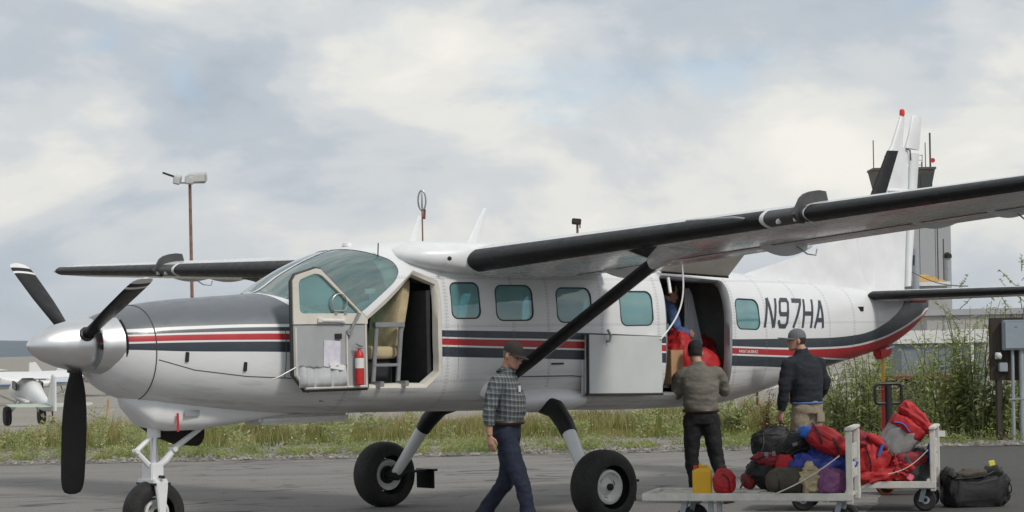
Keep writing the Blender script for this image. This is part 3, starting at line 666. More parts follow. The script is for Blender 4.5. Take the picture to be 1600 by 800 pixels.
    g = MB(); g.add([W1, W2, W3, W4, AX, AY], [(0, 1, 4), (1, 2, 5, 4), (2, 3, 5), (3, 0, 4, 5), (0, 3, 2, 1)]); g.build('strut_fairing_cone', 'wing_paint', ST, 25)
    nrm = (W2 - W1).cross(AX - W1).normalized(); nrm = -nrm if nrm.x > 0 else nrm; cen = (W1 + W2 + AX) / 3; T = [cen + (p - cen) * .60 + Z * -.012 + nrm * .004 for p in (W1, W2, AX)]; g = MB(); g.loft([T, [p + nrm * .006 for p in T]]); g.build('fairing_boot', 'boot_rubber', ST, 0)
# pitot tube on the left wing
g = MB(); p = wsurf(4.55, .0, -1, True); g.tube([p + Vector((.05, .0, .02)), p + Vector((-.12, .0, .03)), p + Vector((-.16, .25, .03)), p + Vector((-.17, .52, .03))], [.012, .012, .011, .009], 8); g.build('pitot_tube', 'grey_steel', AP)
# ------------------------------------------------------------------ landing gear
def wheel(parent, c, r, w, rr, sgn, name='wheel'):
    q = bpy.data.objects.new(name, None); link(q, parent)
    ax = (0, sgn, 0); prof = []
    for k in range(25):
        a = R(-112 + 224 * k / 24); hr = (r - rr) / 2; prof.append((rr + hr + hr * math.copysign(abs(math.cos(a)) ** .8, math.cos(a)), w / 2 * math.copysign(abs(math.sin(a)) ** .75, math.sin(a))))
    g = MB(); g.lathe(prof, c, ax, 48, cap=False); g.build('tyre', 'tyre_rubber', q, 60)
    g = MB(); h = w * .30
    g.lathe([(rr + .02, h - .05), (rr + .012, h), (rr - .012, h + .006), (rr - .022, h - .02), (rr * .55, h - .055), (rr * .42, h - .03), (rr * .30, h - .012), (rr * .28, h - .01), (.0, h - .01)], c, ax, 32, cap=False)
    g.lathe([(rr + .02, -h + .05), (rr + .012, -h), (rr - .02, -h + .005), (rr * .5, -h + .05), (.0, -h + .05)], c, ax, 32, cap=False); rim = g.build('rim', 'rim_white', q, 30)
    g = MB(); g.lathe([(.0, 0), (.035, 0), (.035, .03), (.02, .045), (.0, .046)], Vector(c) + Vector(ax) * (h - .012), ax, 14); g.build('hub_cap', 'soot', rim)
    for k in range(3):
        a = R(20 + 120 * k); o = Vector(c) + Vector(ax) * (h - .047) + Vector((math.cos(a), 0, math.sin(a))) * rr * .72
        g = MB(); g.box(o, (.03, .012, .055), Matrix.Rotation(-a, 3, 'Y')); g.build('rim_slot', 'dark_hole', rim)
    return q
RM = .368
for sgn in (-1, 1):
    MG = bpy.data.objects.new('main_gear', None); link(MG, AP)
    wheel(MG, (0, sgn * 1.79, RM - .012), RM, .30, .158, sgn)
    path = [Vector(p) for p in ((.15, sgn * .68, 1.17), (.14, sgn * .94, 1.11), (.11, sgn * 1.11, .97), (.08, sgn * 1.25, .80), (.04, sgn * 1.42, .58), (.0, sgn * 1.57, .385))]
    g = MB(); g.tube(path[2:], [.078, .072, .064, .055], 16); g.build('leg', 'white_paint', MG)
    g = MB(); g.tube([path[0], path[1], path[2], path[2].lerp(path[3], .62)], [.098, .10, .093, .083], 16); g.build('leg_boot', 'boot_rubber', MG)
    g = MB(); g.lathe([(.05, -.20), (.06, -.18), (.06, -.02), (.10, -.01), (.10, .04)], (0, sgn * 1.72, RM - .012), (0, sgn, 0), 16); g.box((.05, sgn * 1.58, RM + .04), (.16, .07, .12)); g.build('brake', 'soot', MG, bevel=.008)
    g = MB(); g.box((.25, sgn * 1.58, .385), (.52, .06, .03)); g.box((.45, sgn * 1.62, .285), (.03, .30, .20)); g.box((.47, sgn * 1.62, .39), (.07, .32, .025)); g.build('mud_flap', 'boot_rubber', MG, bevel=.006)
    g = MB(); rings = []
    for k in range(11):
        u_ = -1 + k / 5; s_ = max(.02, (1 - u_ * u_) ** .5); rings.append([(.20 + .64 * u_, sgn * (.66 + .24 * s_ * math.cos(a)), 1.20 + .13 * s_ * math.sin(a)) for a in (2 * math.pi * j / 20 for j in range(20))])
    g.loft(rings); g.build('gear_fairing', 'white_paint', MG)
NG = bpy.data.objects.new('nose_gear', None); link(NG, AP); NX = -4.03
wheel(NG, (NX, 0, .288), .30, .22, .115, -1, 'nose_wheel')
g = MB(); g.tube([(NX + .02, 0, 1.15), (NX + .02, 0, .98)], .062, 18); g.tube([(NX + .02, 0, 1.0), (NX + .015, 0, .70)], .036, 16, m=1); g.tube([(NX + .01, 0, .74), (NX, 0, .58)], [.062, .066], 16); g.build('oleo', ['white_paint', 'chrome'], NG)
g = MB(); g.box((NX, 0, .66), (.13, .18, .17)); g.box((NX - .005, 0, .575), (.15, .30, .05))
for sgn in (-1, 1):
    g.loft([[(NX - .07, sgn * .145 - .02, .58), (NX + .07, sgn * .145 - .02, .58), (NX + .07, sgn * .145 + .02, .58), (NX - .07, sgn * .145 + .02, .58)], [(NX - .05, sgn * .150 - .016, .42), (NX + .05, sgn * .150 - .016, .42), (NX + .05, sgn * .150 + .016, .42), (NX - .05, sgn * .150 + .016, .42)], [(NX - .035, sgn * .150 - .014, .25), (NX + .035, sgn * .150 - .014, .25), (NX + .035, sgn * .150 + .014, .25), (NX - .035, sgn * .150 + .014, .25)]])
g.build('fork', 'white_paint', NG, bevel=.008)
g = MB(); g.box((NX + .005, 0, .555), (.17, .33, .02)); g.tube([(NX, -.12, .62), (NX, -.19, .62)], .016, 8); g.build('fork_collar', 'black_metal', NG)
for pts in (((NX + .0, -.03, 1.01), (NX - .19, -.03, .86), (NX - .02, -.03, .69)),):
    g = MB(); g.tube(pts[:2], [.022, .026], 8); g.tube(pts[1:], [.026, .03], 8); g.tube([Vector(pts[1]) + Vector((0, -.04, 0)), Vector(pts[1]) + Vector((0, .04, 0))], .022, 8); g.build('torque_link', 'white_paint', NG)
g = MB(); g.tube([(NX + .04, .0, .70), (NX + .14, 0, .76), (NX + .25, 0, .88), (NX + .62, 0, 1.10)], [.03, .036, .03, .02], 10); g.tube([(NX + .22, -.05, .865), (NX + .22, .05, .865)], .026, 8); g.build('drag_brace', 'white_paint', NG)
# ------------------------------------------------------------------ tail
TL = bpy.data.objects.new('vertical_tail', None); link(TL, AP)
def finring(pts, th):           # section through chord from leading to trailing edge at one height
    (xl, z0), (xt, z1) = pts; c = xt - xl; A = afoil(th / c, 0); return [(xl + x * c, z * c, z0 + (z1 - z0) * x) for x, z in A]
g = MB(); g.loft([finring(p, t) for p, t in ((((5.98, 2.30), (6.95, 2.30)), .13), (((6.02, 2.98), (7.0, 2.98)), .13), (((6.36, 3.58), (7.06, 3.58)), .10), (((6.70, 4.14), (7.10, 4.14)), .075), (((6.75, 4.20), (6.98, 4.20)), .065), (((6.93, 4.56), (7.03, 4.56)), .04), (((6.96, 4.60), (7.02, 4.60)), .015))]); g.build('fin', 'white_paint', TL, 40)
g = MB(); g.loft([finring(p, t) for p, t in ((((6.98, 2.42), (7.08, 2.42)), .10), (((7.02, 2.98), (7.16, 2.98)), .09), (((7.075, 3.58), (7.24, 3.58)), .075), (((7.12, 4.12), (7.31, 4.12)), .06))]); g.loft([finring(p, t) for p, t in ((((7.02, 4.18), (7.31, 4.16)), .075), (((7.10, 4.36), (7.34, 4.36)), .06), (((7.17, 4.58), (7.37, 4.57)), .04), (((7.2, 4.61), (7.35, 4.60)), .012))]); RUD = g.build('rudder', 'white_paint', TL, 40)
g = MB(); g.box((7.10, -.045, 2.75), (.022, .012, .13), Matrix.Rotation(.09, 3, 'Y')); g.build('trim_tab_hinge', 'black_metal', RUD)
g = MB(); g.tube([(7.01, -.03, 4.16), (7.08, -.034, 4.15), (7.09, -.036, 4.02)], .010, 6); g.build('rudder_gap', 'seam_line', RUD)
g = MB(); rings = []
for xl, z in ((4.05, 2.545), (4.9, 2.72), (5.6, 2.90), (6.03, 3.03)):
    rings.append([(xl, .012, z), (xl - .02, 0, z + .004), (xl, -.012, z), (xl + .02, -.05, min(z, 2.45)), (xl + .05, -.06, 2.36), (xl + .05, .06, 2.36), (xl + .02, .05, min(z, 2.45))])
g = MB()
for sgn in (-1, 1): g.add([(4.0, sgn * .008, 2.555), (6.03, sgn * .008, 3.03), (6.3, sgn * .06, 2.98), (6.3, sgn * .075, 2.30), (4.9, sgn * .05, 2.40), (4.0, sgn * .03, 2.45)], [(0, 1, 2, 3, 4, 5)])
g.add([(4.0, -.008, 2.555), (6.03, -.008, 3.03), (6.03, .008, 3.03), (4.0, .008, 2.555)], [(0, 1, 2, 3)]); g.add([(4.0, -.008, 2.555), (4.0, .008, 2.555), (4.0, .03, 2.45), (4.0, -.03, 2.45)], [(0, 1, 2, 3)]); g.add([(6.03, -.008, 3.03), (6.3, -.06, 2.98), (6.3, .06, 2.98), (6.03, .008, 3.03)], [(0, 1, 2, 3)]); g.build('dorsal_fin', 'white_paint', TL, 30)
g = MB()
def fb(xl, z, hw, ext): return [(xl + ext, -hw, z + .0), (xl + ext * .35, -hw * .8, z), (xl - .012, -.012, z), (xl - .012, .012, z), (xl + ext * .35, hw * .8, z), (xl + ext, hw, z)]
g.loft([fb(6.12, 3.16, .068, .26), fb(6.36, 3.58, .056, .20), fb(6.69, 4.13, .042, .15)]); g.build('deicing_boot', 'boot_rubber', TL, 50)
g = MB(); g.lathe([(.034, 0), (.034, .05), (.026, .075), (0, .085)], (6.98, 0, 4.59), (0, 0, 1), 16); g.build('beacon', 'beacon_red', TL)
g = MB(); rings = []
for k in range(9):
    u_ = -1 + k / 4; s_ = max(.03, (1 - u_ * u_) ** .5); rings.append([(6.86 + .27 * u_, -.055 + .05 * s_ * math.cos(a), 3.62 + .032 * s_ * math.sin(a)) for a in (2 * math.pi * j / 14 for j in range(14))])
g.loft(rings); g.tube([(7.0, -.06, 3.625), (7.28, -.06, 3.64)], .012, 8); g.build('tail_antenna', 'white_paint', TL)
for sgn in (-1, 1):
    g = MB(); 
    def hring(y, k=1.0):
        xl = 5.98 + .12 * y; c = (1.27 - .11 * y); A = afoil(.115, 0); return [(xl + (.4 + (x - .4) * k) * c, sgn * y, 2.295 + z * c * k - .012 * x) for x, z in A]
    g.loft([hring(y) for y in (.02, .6, 1.4, 2.2, 2.95)] + [hring(3.08, .93), hring(3.14, .8)]); HS = g.build('horizontal_stabilizer', 'wing_paint', AP, 40)
    def hb(y):
        xl = 5.98 + .12 * y; c = 1.27 - .11 * y; A = [p for p in afoil(.115, 0, 60) if p[0] < .085]; return [(xl + x * c - .005, sgn * y, 2.295 + z * c * 1.06) for x, z in A]
    g = MB(); g.loft([hb(y) for y in (.20, 1, 2, 3.0)]); g.build('deicing_boot', 'boot_rubber', HS, 60)
    g = MB(); g.tube([(6.0 + .12 * y + (1.27 - .11 * y) * .62, sgn * y, 2.295 - (1.27 - .11 * y) * .047) for y in (.25, 1.5, 3.0)], .006, 5); g.build('hinge_gap', 'seam_line', HS)
    g = MB(); g.box((6.92, sgn * .24, 2.23), (.30, .06, .05)); g.build('elevator_horn', 'plain_red', HS, bevel=.012)
g = MB(); g.box((6.50, 0, 1.60), (.24, .13, .10), Matrix.Rotation(-.22, 3, 'Y')); g.box((6.50, 0, 1.545), (.20, .11, .05), Matrix.Rotation(-.22, 3, 'Y')); g.build('tail_skid', 'plain_red', AP, bevel=.015)
s = skin(6.12, 1.71); g = MB(); g.box((s.x + .3, s.y + .02, s.z - .06), (.16, .015, .018), Matrix.Rotation(-.2, 3, 'Y')); g.build('tie_down_mark', 'plain_white', AP)
# ------------------------------------------------------------------ crew door, swung forward
H = Vector((-2.17, -.835, 0)); DA = R(178.5); dx_ = Vector((math.cos(DA), -math.sin(DA), 0)); dn = Vector((dx_.y, -dx_.x, 0))
if dn.y > 0: dn = -dn      # dn faces the viewer: the inner face of the open door
DR = bpy.data.objects.new('crew_door', None); link(DR, AP)
def dpt(u_, z, d=0.0): return H + dx_ * u_ + dn * d + Vector((0, 0, z + .012 * 0))
OUT = hull([(0.0, 1.385), (.74, 1.385), (.87, 1.53), (.87, 2.40), (.83, 2.455), (.60, 2.52), (.545, 2.515), (0.0, 2.05)])
WIN = hull(rounded([(.085, 2.10), (.795, 2.10), (.805, 2.41), (.615, 2.475), (.535, 2.46)], .05)[:])
def ring_match(poly, n):         # resample a polygon evenly by length
    P = [Vector(p) for p in poly] + [Vector(poly[0])]; d = [0]
    for a, b in zip(P, P[1:]): d.append(d[-1] + (b - a).length)
    return [(interp(t, d, [p.x for p in P]), interp(t, d, [p.y for p in P])) for t in (d[-1] * k / n for k in range(n))]
def frame_between(outer, inner, t0, t1, n=48):
    O = outer; g = MB(); ci = Vector((sum(p[0] for p in inner) / len(inner), sum(p[1] for p in inner) / len(inner)))
    def cast(poly, ang):
        d = Vector((math.cos(ang), math.sin(ang))); best = None
        for i, p in enumerate(poly):
            a = Vector(p) - ci; b = Vector(poly[(i + 1) % len(poly)]) - ci; e = b - a; den = d.x * e.y - d.y * e.x
            if abs(den) < 1e-9: continue
            t = (a.x * e.y - a.y * e.x) / den; s = (a.x * d.y - a.y * d.x) / den
            if t > 0 and -1e-6 <= s <= 1 + 1e-6: best = t if best is None else max(best, t)
        return ci + d * best
    angs = sorted(set([round(2 * math.pi * k / n, 5) for k in range(n)] + [round(math.atan2(p[1] - ci.y, p[0] - ci.x) % (2 * math.pi), 5) for p in list(outer) + list(inner)]))
    ro = [cast(outer, a) for a in angs]; ri = [cast(inner, a) for a in angs]
    rings = [[dpt(p.x, p.y, t) for p in r_] for r_, t in ((ro, t0), (ro, t1), (ri, t1), (ri, t0))]
    g.loft(rings + [rings[0]], 0, False, False); return g
UP = [p for p in OUT]; 
top_half = hull([(0.0, 2.0), (.87, 2.0), (.87, 2.40), (.83, 2.455), (.60, 2.52), (.545, 2.515), (0.0, 2.05)])
frame_between(top_half, WIN, -.02, .035).build('door_window_frame', 'beige_trim', DR, 40, bevel=.006)
g = MB(); lo_half = hull([(0.0, 1.385), (.74, 1.385), (.87, 1.53), (.87, 1.998), (0, 1.998)]); g.prism(lo_half, lambda a, b, t: dpt(a, b, t), -.02, .022); g.build('door_panel', 'door_panel_grey', DR, 40, bevel=.005)
g = MB(); P = [dpt(a, b, .0) for a, b in OUT]; g.tube(P + P[:1], .020, 6, caps=False); g.build('door_seal', 'gasket', DR)
g = MB(); P = [dpt(a, b, .024) for a, b in ((.02, 1.405), (.73, 1.405), (.84, 1.53), (.84, 1.97))]; g.tube(P, .011, 6); g.tube([dpt(.02, 1.40, .024), dpt(.02, 2.0, .024)], .012, 6); g.box(dpt(.255, 1.66, .03), (.014, .02, .50)); g.build('door_trim', 'beige_trim', DR)
g = MB(); g.prism(WIN, lambda a, b, t: dpt(a, b, t), .0, .006); g.build('door_window', 'windscreen_glass', DR)
g = MB(); P = [dpt(.33 + .09 * math.cos(a), 2.19 + .095 * math.sin(a), .03) for a in (R(k * 20) for k in range(-2, 12))]; g.tube(P, .008, 6); g.tube([dpt(.40, 2.125, .03), dpt(.26, 2.125, .03)], .007, 6); g.box(dpt(.27, 2.10, .03), (.03, .02, .03)); g.box(dpt(.38, 2.10, .03), (.03, .02, .03)); g.build('vent_window_ring', 'grey_steel', DR)
g = MB(); g.tube([dpt(.57, 2.035, .05), dpt(.30, 2.03, .05)], .018, 10); g.box(dpt(.57, 2.035, .04), (.06, .04, .045)); g.box(dpt(.30, 2.03, .04), (.05, .04, .045)); g.build('pull_handle', 'rim_white', DR, bevel=.006)
g = MB(); g.tube([dpt(.23, 1.92, .04), dpt(.12, 2.10, .06)], [.028, .035], 8, flat=.4); g.lathe([(.03, 0), (.03, .03)], dpt(.23, 1.92, .03), dn, 12); g.build('latch_handle', 'grey_steel', DR)
g = MB(); g.box(dpt(.355, 1.885, .035), (.07, .02, .05)); g.build('latch_box', 'black_metal', DR)
g = MB(); g.box(dpt(.43, 1.72, .030), (.19, .006, .25), Matrix.Rotation(.05, 3, 'Y')); g.box(dpt(.39, 1.60, .04), (.17, .03, .05), Matrix.Rotation(.15, 3, 'Y'), m=1); g.build('papers', ['paper', 'plain_white'], DR)
g = MB(); rings = []
for k in range(25):
    u_ = .27 + .54 * k / 24; fold = .017 * math.sin(k * 1.5) + .010 * math.sin(k * .6 + 1); zt = 1.61 - .012 * math.sin(math.pi * k / 24) + .006 * math.sin(k * 1.7)
    if k == 0 or k == 24: rings.append([dpt(u_, z, .024) for z in (1.41, 1.47, 1.53, zt)] + [dpt(u_, zt, .020), dpt(u_, 1.41, .020)])
    else: rings.append([dpt(u_, 1.41, .030), dpt(u_, 1.46, .055 + fold), dpt(u_, 1.52, .05 + fold), dpt(u_, zt, .042 + fold * .6), dpt(u_, zt, .026), dpt(u_, 1.41, .022)])
g.loft(rings); PK = g.build('map_pocket', 'pocket_grey', DR, 70); g = MB(); g.tube([dpt(.27 + .54 * k / 24, 1.612 - .012 * math.sin(math.pi * k / 24) + .006 * math.sin(k * 1.7), .045 + .008 * math.sin(k * 1.5)) for k in range(25)], .007, 6); g.build('pocket_elastic', 'seat_grey', PK)
g = MB(); g.tube([dpt(.855, 1.60, .03), dpt(1.02, 1.52, .0), dpt(1.08, 1.495, -.02)], .006, 6); g.build('door_stay', 'grey_steel', DR)
# cargo doors: lower leaf folded forward, upper leaf raised under the wing
CD = bpy.data.objects.new('lower_cargo_door', None); link(CD, AP)
g = MB()
def cpt(x, z, d): return (x, -.865 - d + .015 * (1.85 - x), z)
P = rounded([(.63, 1.25), (1.73, 1.225), (1.73, 1.83), (.65, 1.865)], .03); g.prism(P, lambda a, b, t: cpt(a, b, t), .0, .035); g.build('inner_panel', 'door_panel_alu', CD, 40, bevel=.004)
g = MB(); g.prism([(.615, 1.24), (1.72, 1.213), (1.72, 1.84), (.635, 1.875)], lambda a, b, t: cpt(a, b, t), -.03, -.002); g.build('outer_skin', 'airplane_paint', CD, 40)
g = MB(); g.box((.635, -.905, 1.555), (.018, .03, .63), Matrix.Rotation(.02, 3, 'Y')); g.tube([cpt(.63, 1.24, .03), cpt(1.73, 1.215, .03)], .014, 6); g.build('edge_seal', 'gasket', CD)
g = MB(); g.tube([cpt(.93, 1.79, .035), cpt(.93, 1.79, .075), cpt(.94, 1.85, .085), cpt(.90, 1.91, .085)], .014, 8); g.build('door_handle', 'grey_steel', CD)
UD = bpy.data.objects.new('upper_cargo_door', None); link(UD, AP)
g = MB(); yh, zh_ = -.70, 2.53
def upt(x, v, d=0.0): return (x, yh - v * .74, zh_ + v * .62 + d)
g.loft([[upt(1.90, 0), upt(2.98, 0, -.05), upt(2.98, .45, -.03), upt(2.94, .80, .0), upt(1.95, .80, .02), upt(1.90, .45, .02)], [upt(1.90, 0, .05), upt(2.98, 0, 0), upt(2.98, .45, .03), upt(2.94, .80, .05), upt(1.95, .80, .07), upt(1.90, .45, .07)]]); g.build('door_leaf', 'beige_trim', UD, 40, bevel=.008)
g = MB(); g.tube([upt(1.93, .02, -.012), upt(2.97, .02, -.06)], .012, 6); g.build('door_hinge', 'soot', UD)
g = MB(); g.tube([Vector((2.02, -.72, 2.47)), Vector((1.98, -.79, 2.30))], .018, 8); g.build('gas_spring', 'rim_white', UD)
g = MB(); a_ = Vector(upt(2.14, .16, -.02)); b_ = Vector((1.70, -.905, 1.80)); P = [a_.lerp(b_, t) + Vector((.13, -.01, -.05)) * (math.sin(math.pi * t) ** 1.0) * (1.0) for t in (k / 14 for k in range(15))]; g.tube(P, .0095, 7); g.build('pull_strap', 'rim_white', UD)
# ------------------------------------------------------------------ ground, field and far things
def at(px, py, d):                 # a point d metres ahead on the line of sight through that place in the photograph
    a = (px - 800) * _c + (400 - py) * _s; b = -(px - 800) * _s + (400 - py) * _c - (400 - CAM_HOR)
    return C + (V + U * (a / CAM_F) + Z * (b / CAM_F)) * d
def gz(dep): return 0.0 if dep < 44 else -1.2 * min(1, (dep - 44) / 46) ** 1.2
def asphalt_col(t):
    o = t.obj(); m = t.n('ShaderNodeMapping'); t.L(o, m.inputs[0]); m.inputs[2].default_value = (0, 0, CAM_YAW)
    v = m.outputs[0]          # x across the view, y along it
    base = t.ramp(t.noise(34, 7, .8, v), [(.3, (.09, .085, .08)), (.5, (.185, .176, .166)), (.75, (.33, .315, .295))])
    streak = t.noise(.9, 6, .6, v, sc=(.18, 1.1, 1)); base = t.mix(t.ramp(streak, [(.42, 0), (.62, .55)]), base, (.22, .21, .197))
    dark = t.noise(.55, 5, .6, v, sc=(.35, 1.6, 1)); base = t.mix(t.ramp(dark, [(.55, 0), (.70, .6)]), base, (.10, .095, .09))
    vor = t.n('ShaderNodeTexVoronoi', feature='DISTANCE_TO_EDGE'); mm = t.n('ShaderNodeMapping'); 
    wv = t.n('ShaderNodeVectorMath', operation='ADD'); nz = t.n('ShaderNodeTexNoise'); nz.inputs['Scale'].default_value = 1.3; nz.inputs['Detail'].default_value = 5; t.L(v, nz.inputs[0])
    sc_ = t.n('ShaderNodeVectorMath', operation='SCALE'); t.L(nz.outputs[1], sc_.inputs[0]); sc_.inputs['Scale'].default_value = .9; t.L(v, wv.inputs[0]); t.L(sc_.outputs[0], wv.inputs[1])
    t.L(wv.outputs[0], mm.inputs[0]); mm.inputs[3].default_value = (.22, .5, 1); t.L(mm.outputs[0], vor.inputs[0]); vor.inputs['Scale'].default_value = 1.0
    crack = t.ramp(vor.outputs['Distance'], [(.0, 1), (.03, 0)]); gate = t.ramp(t.noise(.5, 2, .5, v), [(.40, 0), (.50, 1)]); oil = t.ramp(t.noise(1.6, 4, .6, v), [(.62, 0), (.70, .7)]); base = t.mix(oil, base, (.06, .057, .054)); tarl = t.math('MULTIPLY', t.ramp(t.math('ABSOLUTE', t.math('SUBTRACT', t.noise(.35, 3, .5, v, sc=(.4, 1.3, 1)), .5)), [(.0, 1), (.0045, 1), (.006, 0)]), t.ramp(t.noise(.25, 2, .5, v), [(.46, 0), (.52, .8)])); base = t.mix(tarl, base, (.045, .044, .043))
    base = t.mix(t.math('MULTIPLY', t.math('MULTIPLY', crack, gate), .6), base, (.06, .057, .053))
    sp = t.n('ShaderNodeSeparateXYZ'); t.L(v, sp.inputs[0])      # paving coloured darker to the right of a ragged edge
    lat = t.math('SUBTRACT', sp.outputs[0], t.math('MULTIPLY', sp.outputs[1], .225)); ed = t.math('ADD', lat, t.math('MULTIPLY', t.math('SUBTRACT', t.noise(.7, 3, .5, v), .5), .35))
    new = t.math('GREATER_THAN', ed, DARKX)  # mask of the darker right-hand paving
    fr_ = t.ramp(t.noise(70, 5, .7, v), [(.3, (.036, .035, .035)), (.7, (.068, .066, .064))])
    return t.mix(t.math('MULTIPLY', new, .9), base, fr_)
_pm = Matrix.Rotation(CAM_YAW, 3, 'Z') @ fr(3.68, 21.6); DARKX = _pm.x - .225 * _pm.y
mat('asphalt', rough=.86, colfn=asphalt_col, bump=.35, bscale=140)
def gravel_col(t):
    v = t.n('ShaderNodeTexVoronoi'); v.inputs['Scale'].default_value = 26; t.L(t.obj(), v.inputs[0])
    c = t.ramp(v.outputs['Color'], [(.1, (.13, .12, .105)), (.5, (.21, .195, .17)), (.9, (.32, .30, .27))])
    return t.mix(t.ramp(t.noise(1.2, 4), [(.4, 0), (.65, .6)]), c, (.20, .175, .14))
mat('gravel', rough=.95, colfn=gravel_col, bump=.8, bscale=26)
def field_col(t):
    o = t.obj(); m = t.n('ShaderNodeMapping'); t.L(o, m.inputs[0]); m.inputs[2].default_value = (0, 0, CAM_YAW); v = m.outputs[0]
    c = t.ramp(t.noise(.35, 6, .65, v, sc=(.25, 1, 1)), [(.30, (.20, .185, .165)), (.48, (.30, .285, .26)), (.60, (.245, .215, .165)), (.75, (.17, .17, .085))])
    return t.mix(t.ramp(t.noise(9, 5, .7, v), [(.4, 0), (.7, .35)]), c, (.14, .125, .10))
mat('field_soil', rough=1.0, colfn=field_col, bump=.5, bscale=6)
g = MB(); g.add([fr(-60, -30), fr(60, -30), fr(60, 33.4), fr(8.6, 33.4), fr(0, 34.1), fr(-9, 34.0), fr(-60, 34.4)], [tuple(range(7))]); o = g.build('apron_pavement', 'asphalt', None, 0); tag(o, kind='structure')
g = MB(); deps = [0, 20, 30, 33, 34, 36, 40, 44, 48, 54, 60, 68, 76, 84, 92, 110, 150, 250, 500, 1200, 3000, 7000]; lats = [-5000, -1000, -300, -120] + list(range(-80, 81, 8)) + [120, 300, 1000, 5000]
g.loft([[fr(l, d, gz(d) - .006 + (.05 * mnoise.noise(Vector((l * .11, d * .13, 0))) if 38 < d < 100 else 0)) for l in lats] for d in deps], 0, False, False, False); o = g.build('ground', 'field_soil', None, 60); tag(o, kind='structure')
g = MB(); rg = random.Random(3); nn_ = 60
A = [(-25 + 50 * i / nn_, 33.55 + .25 * mnoise.noise(Vector((i * .5, 0, 0)))) for i in range(nn_ + 1)]; B_ = [(-25 + 50 * i / nn_, 38.6 + .9 * mnoise.noise(Vector((i * .4, 9, 0)))) for i in range(nn_ + 1)]
g.loft([[fr(l, d, .005) for l, d in A], [fr(l, d, .045 + .02 * mnoise.noise(Vector((l, d, 0)))) for l, d in [((a[0] + b[0]) / 2, (a[1] + b[1]) / 2) for a, b in zip(A, B_)]], [fr(l, d, .012) for l, d in B_]], 0, False, False, False); o = g.build('gravel_verge', 'gravel', None, 60); tag(o, kind='structure')
# loose stones on the verge
stone_v = [(-.5, -.4, 0), (.5, -.45, 0), (.6, .35, 0), (-.4, .5, 0), (-.25, -.2, .45), (.3, -.25, .5), (.28, .2, .42), (-.2, .25, .5)]; stone_f = [(4, 5, 6, 7), (0, 1, 5, 4), (1, 2, 6, 5), (2, 3, 7, 6), (3, 0, 4, 7)]
def stones_col(t):
    v = t.n('ShaderNodeTexVoronoi'); v.inputs['Scale'].default_value = 9; t.L(t.obj(), v.inputs[0]); return t.ramp(v.outputs['Color'], [(.1, (.10, .095, .085)), (.5, (.20, .19, .17)), (.9, (.36, .34, .31))])
mat('stone', rough=.9, colfn=stones_col)
vs, fs = [], []
for i in range(8000):
    l = rg.uniform(-10, 12); d = 33.6 + abs(rg.gauss(0, 2.0)); p = fr(l, d, .02); s_ = rg.uniform(.02, .075) * (1.6 if rg.random() < .04 else 1); a = rg.uniform(0, 6.28); ca, sa = math.cos(a) * s_, math.sin(a) * s_; o_ = len(vs)
    for x, y, z in stone_v: vs.append((p.x + x * ca - y * sa, p.y + x * sa + y * ca, p.z + z * s_ * .8))
    fs += [tuple(k + o_ for k in f) for f in stone_f]
me = bpy.data.meshes.new('verge_stones'); me.from_pydata(vs, [], fs); me.materials.append(MATS['stone']); o = link(bpy.data.objects.new('verge_stones', me)); tag(o, 'loose pale stones scattered along the edge of the paving', 'stones', kind='stuff')
# grass and weeds: blades in clumps
def leafmat(name, cols, scale=3.0, rough=.75):
    def f(t):
        gi = t.n('ShaderNodeNewGeometry'); a = t.ramp(t.noise(scale, 3, .6), [(.3, cols[0]), (.5, cols[1]), (.7, cols[2])])
        b = t.ramp(gi.outputs['Random Per Island'], [(0, .72), (1, 1.28)]); x = t.n('ShaderNodeMix', data_type='RGBA', blend_type='MULTIPLY'); x.inputs[0].default_value = 1; t.L(a, x.inputs[6]); t.L(b, x.inputs[7]); return x.outputs[2]
    m = mat(name, rough=rough, colfn=f, spec=.25)
    b = m.node_tree.nodes['Principled BSDF']; t = NT(m); tl = t.n('ShaderNodeBsdfTranslucent'); src = b.inputs['Base Color'].links[0].from_socket; t.L(src, tl.inputs[0]); mx = t.n('ShaderNodeMixShader'); mx.inputs[0].default_value = .45; t.L(b.outputs[0], mx.inputs[1]); t.L(tl.outputs[0], mx.inputs[2]); t.L(mx.outputs[0], m.node_tree.nodes['Material Output'].inputs[0]); return m
leafmat('grass_green', ((.10, .14, .03), (.19, .22, .055), (.34, .30, .12)), .55)
leafmat('grass_dry', ((.34, .28, .13), (.44, .37, .20), (.27, .25, .10)), 1.1)
leafmat('weed_leaf', ((.18, .23, .075), (.30, .35, .125), (.42, .43, .20)), .9)
leafmat('willow_leaf', ((.26, .30, .13), (.39, .43, .20), (.52, .51, .28)), 1.2)
leafmat('dock_rust', ((.10, .03, .018), (.16, .05, .025), (.20, .10, .05)), 2)
mat('flower_white', (.62, .62, .58), .8); mat('bark', (.11, .09, .07), .9, var=.3); mat('stem_green', (.10, .12, .045), .8, var=.25)
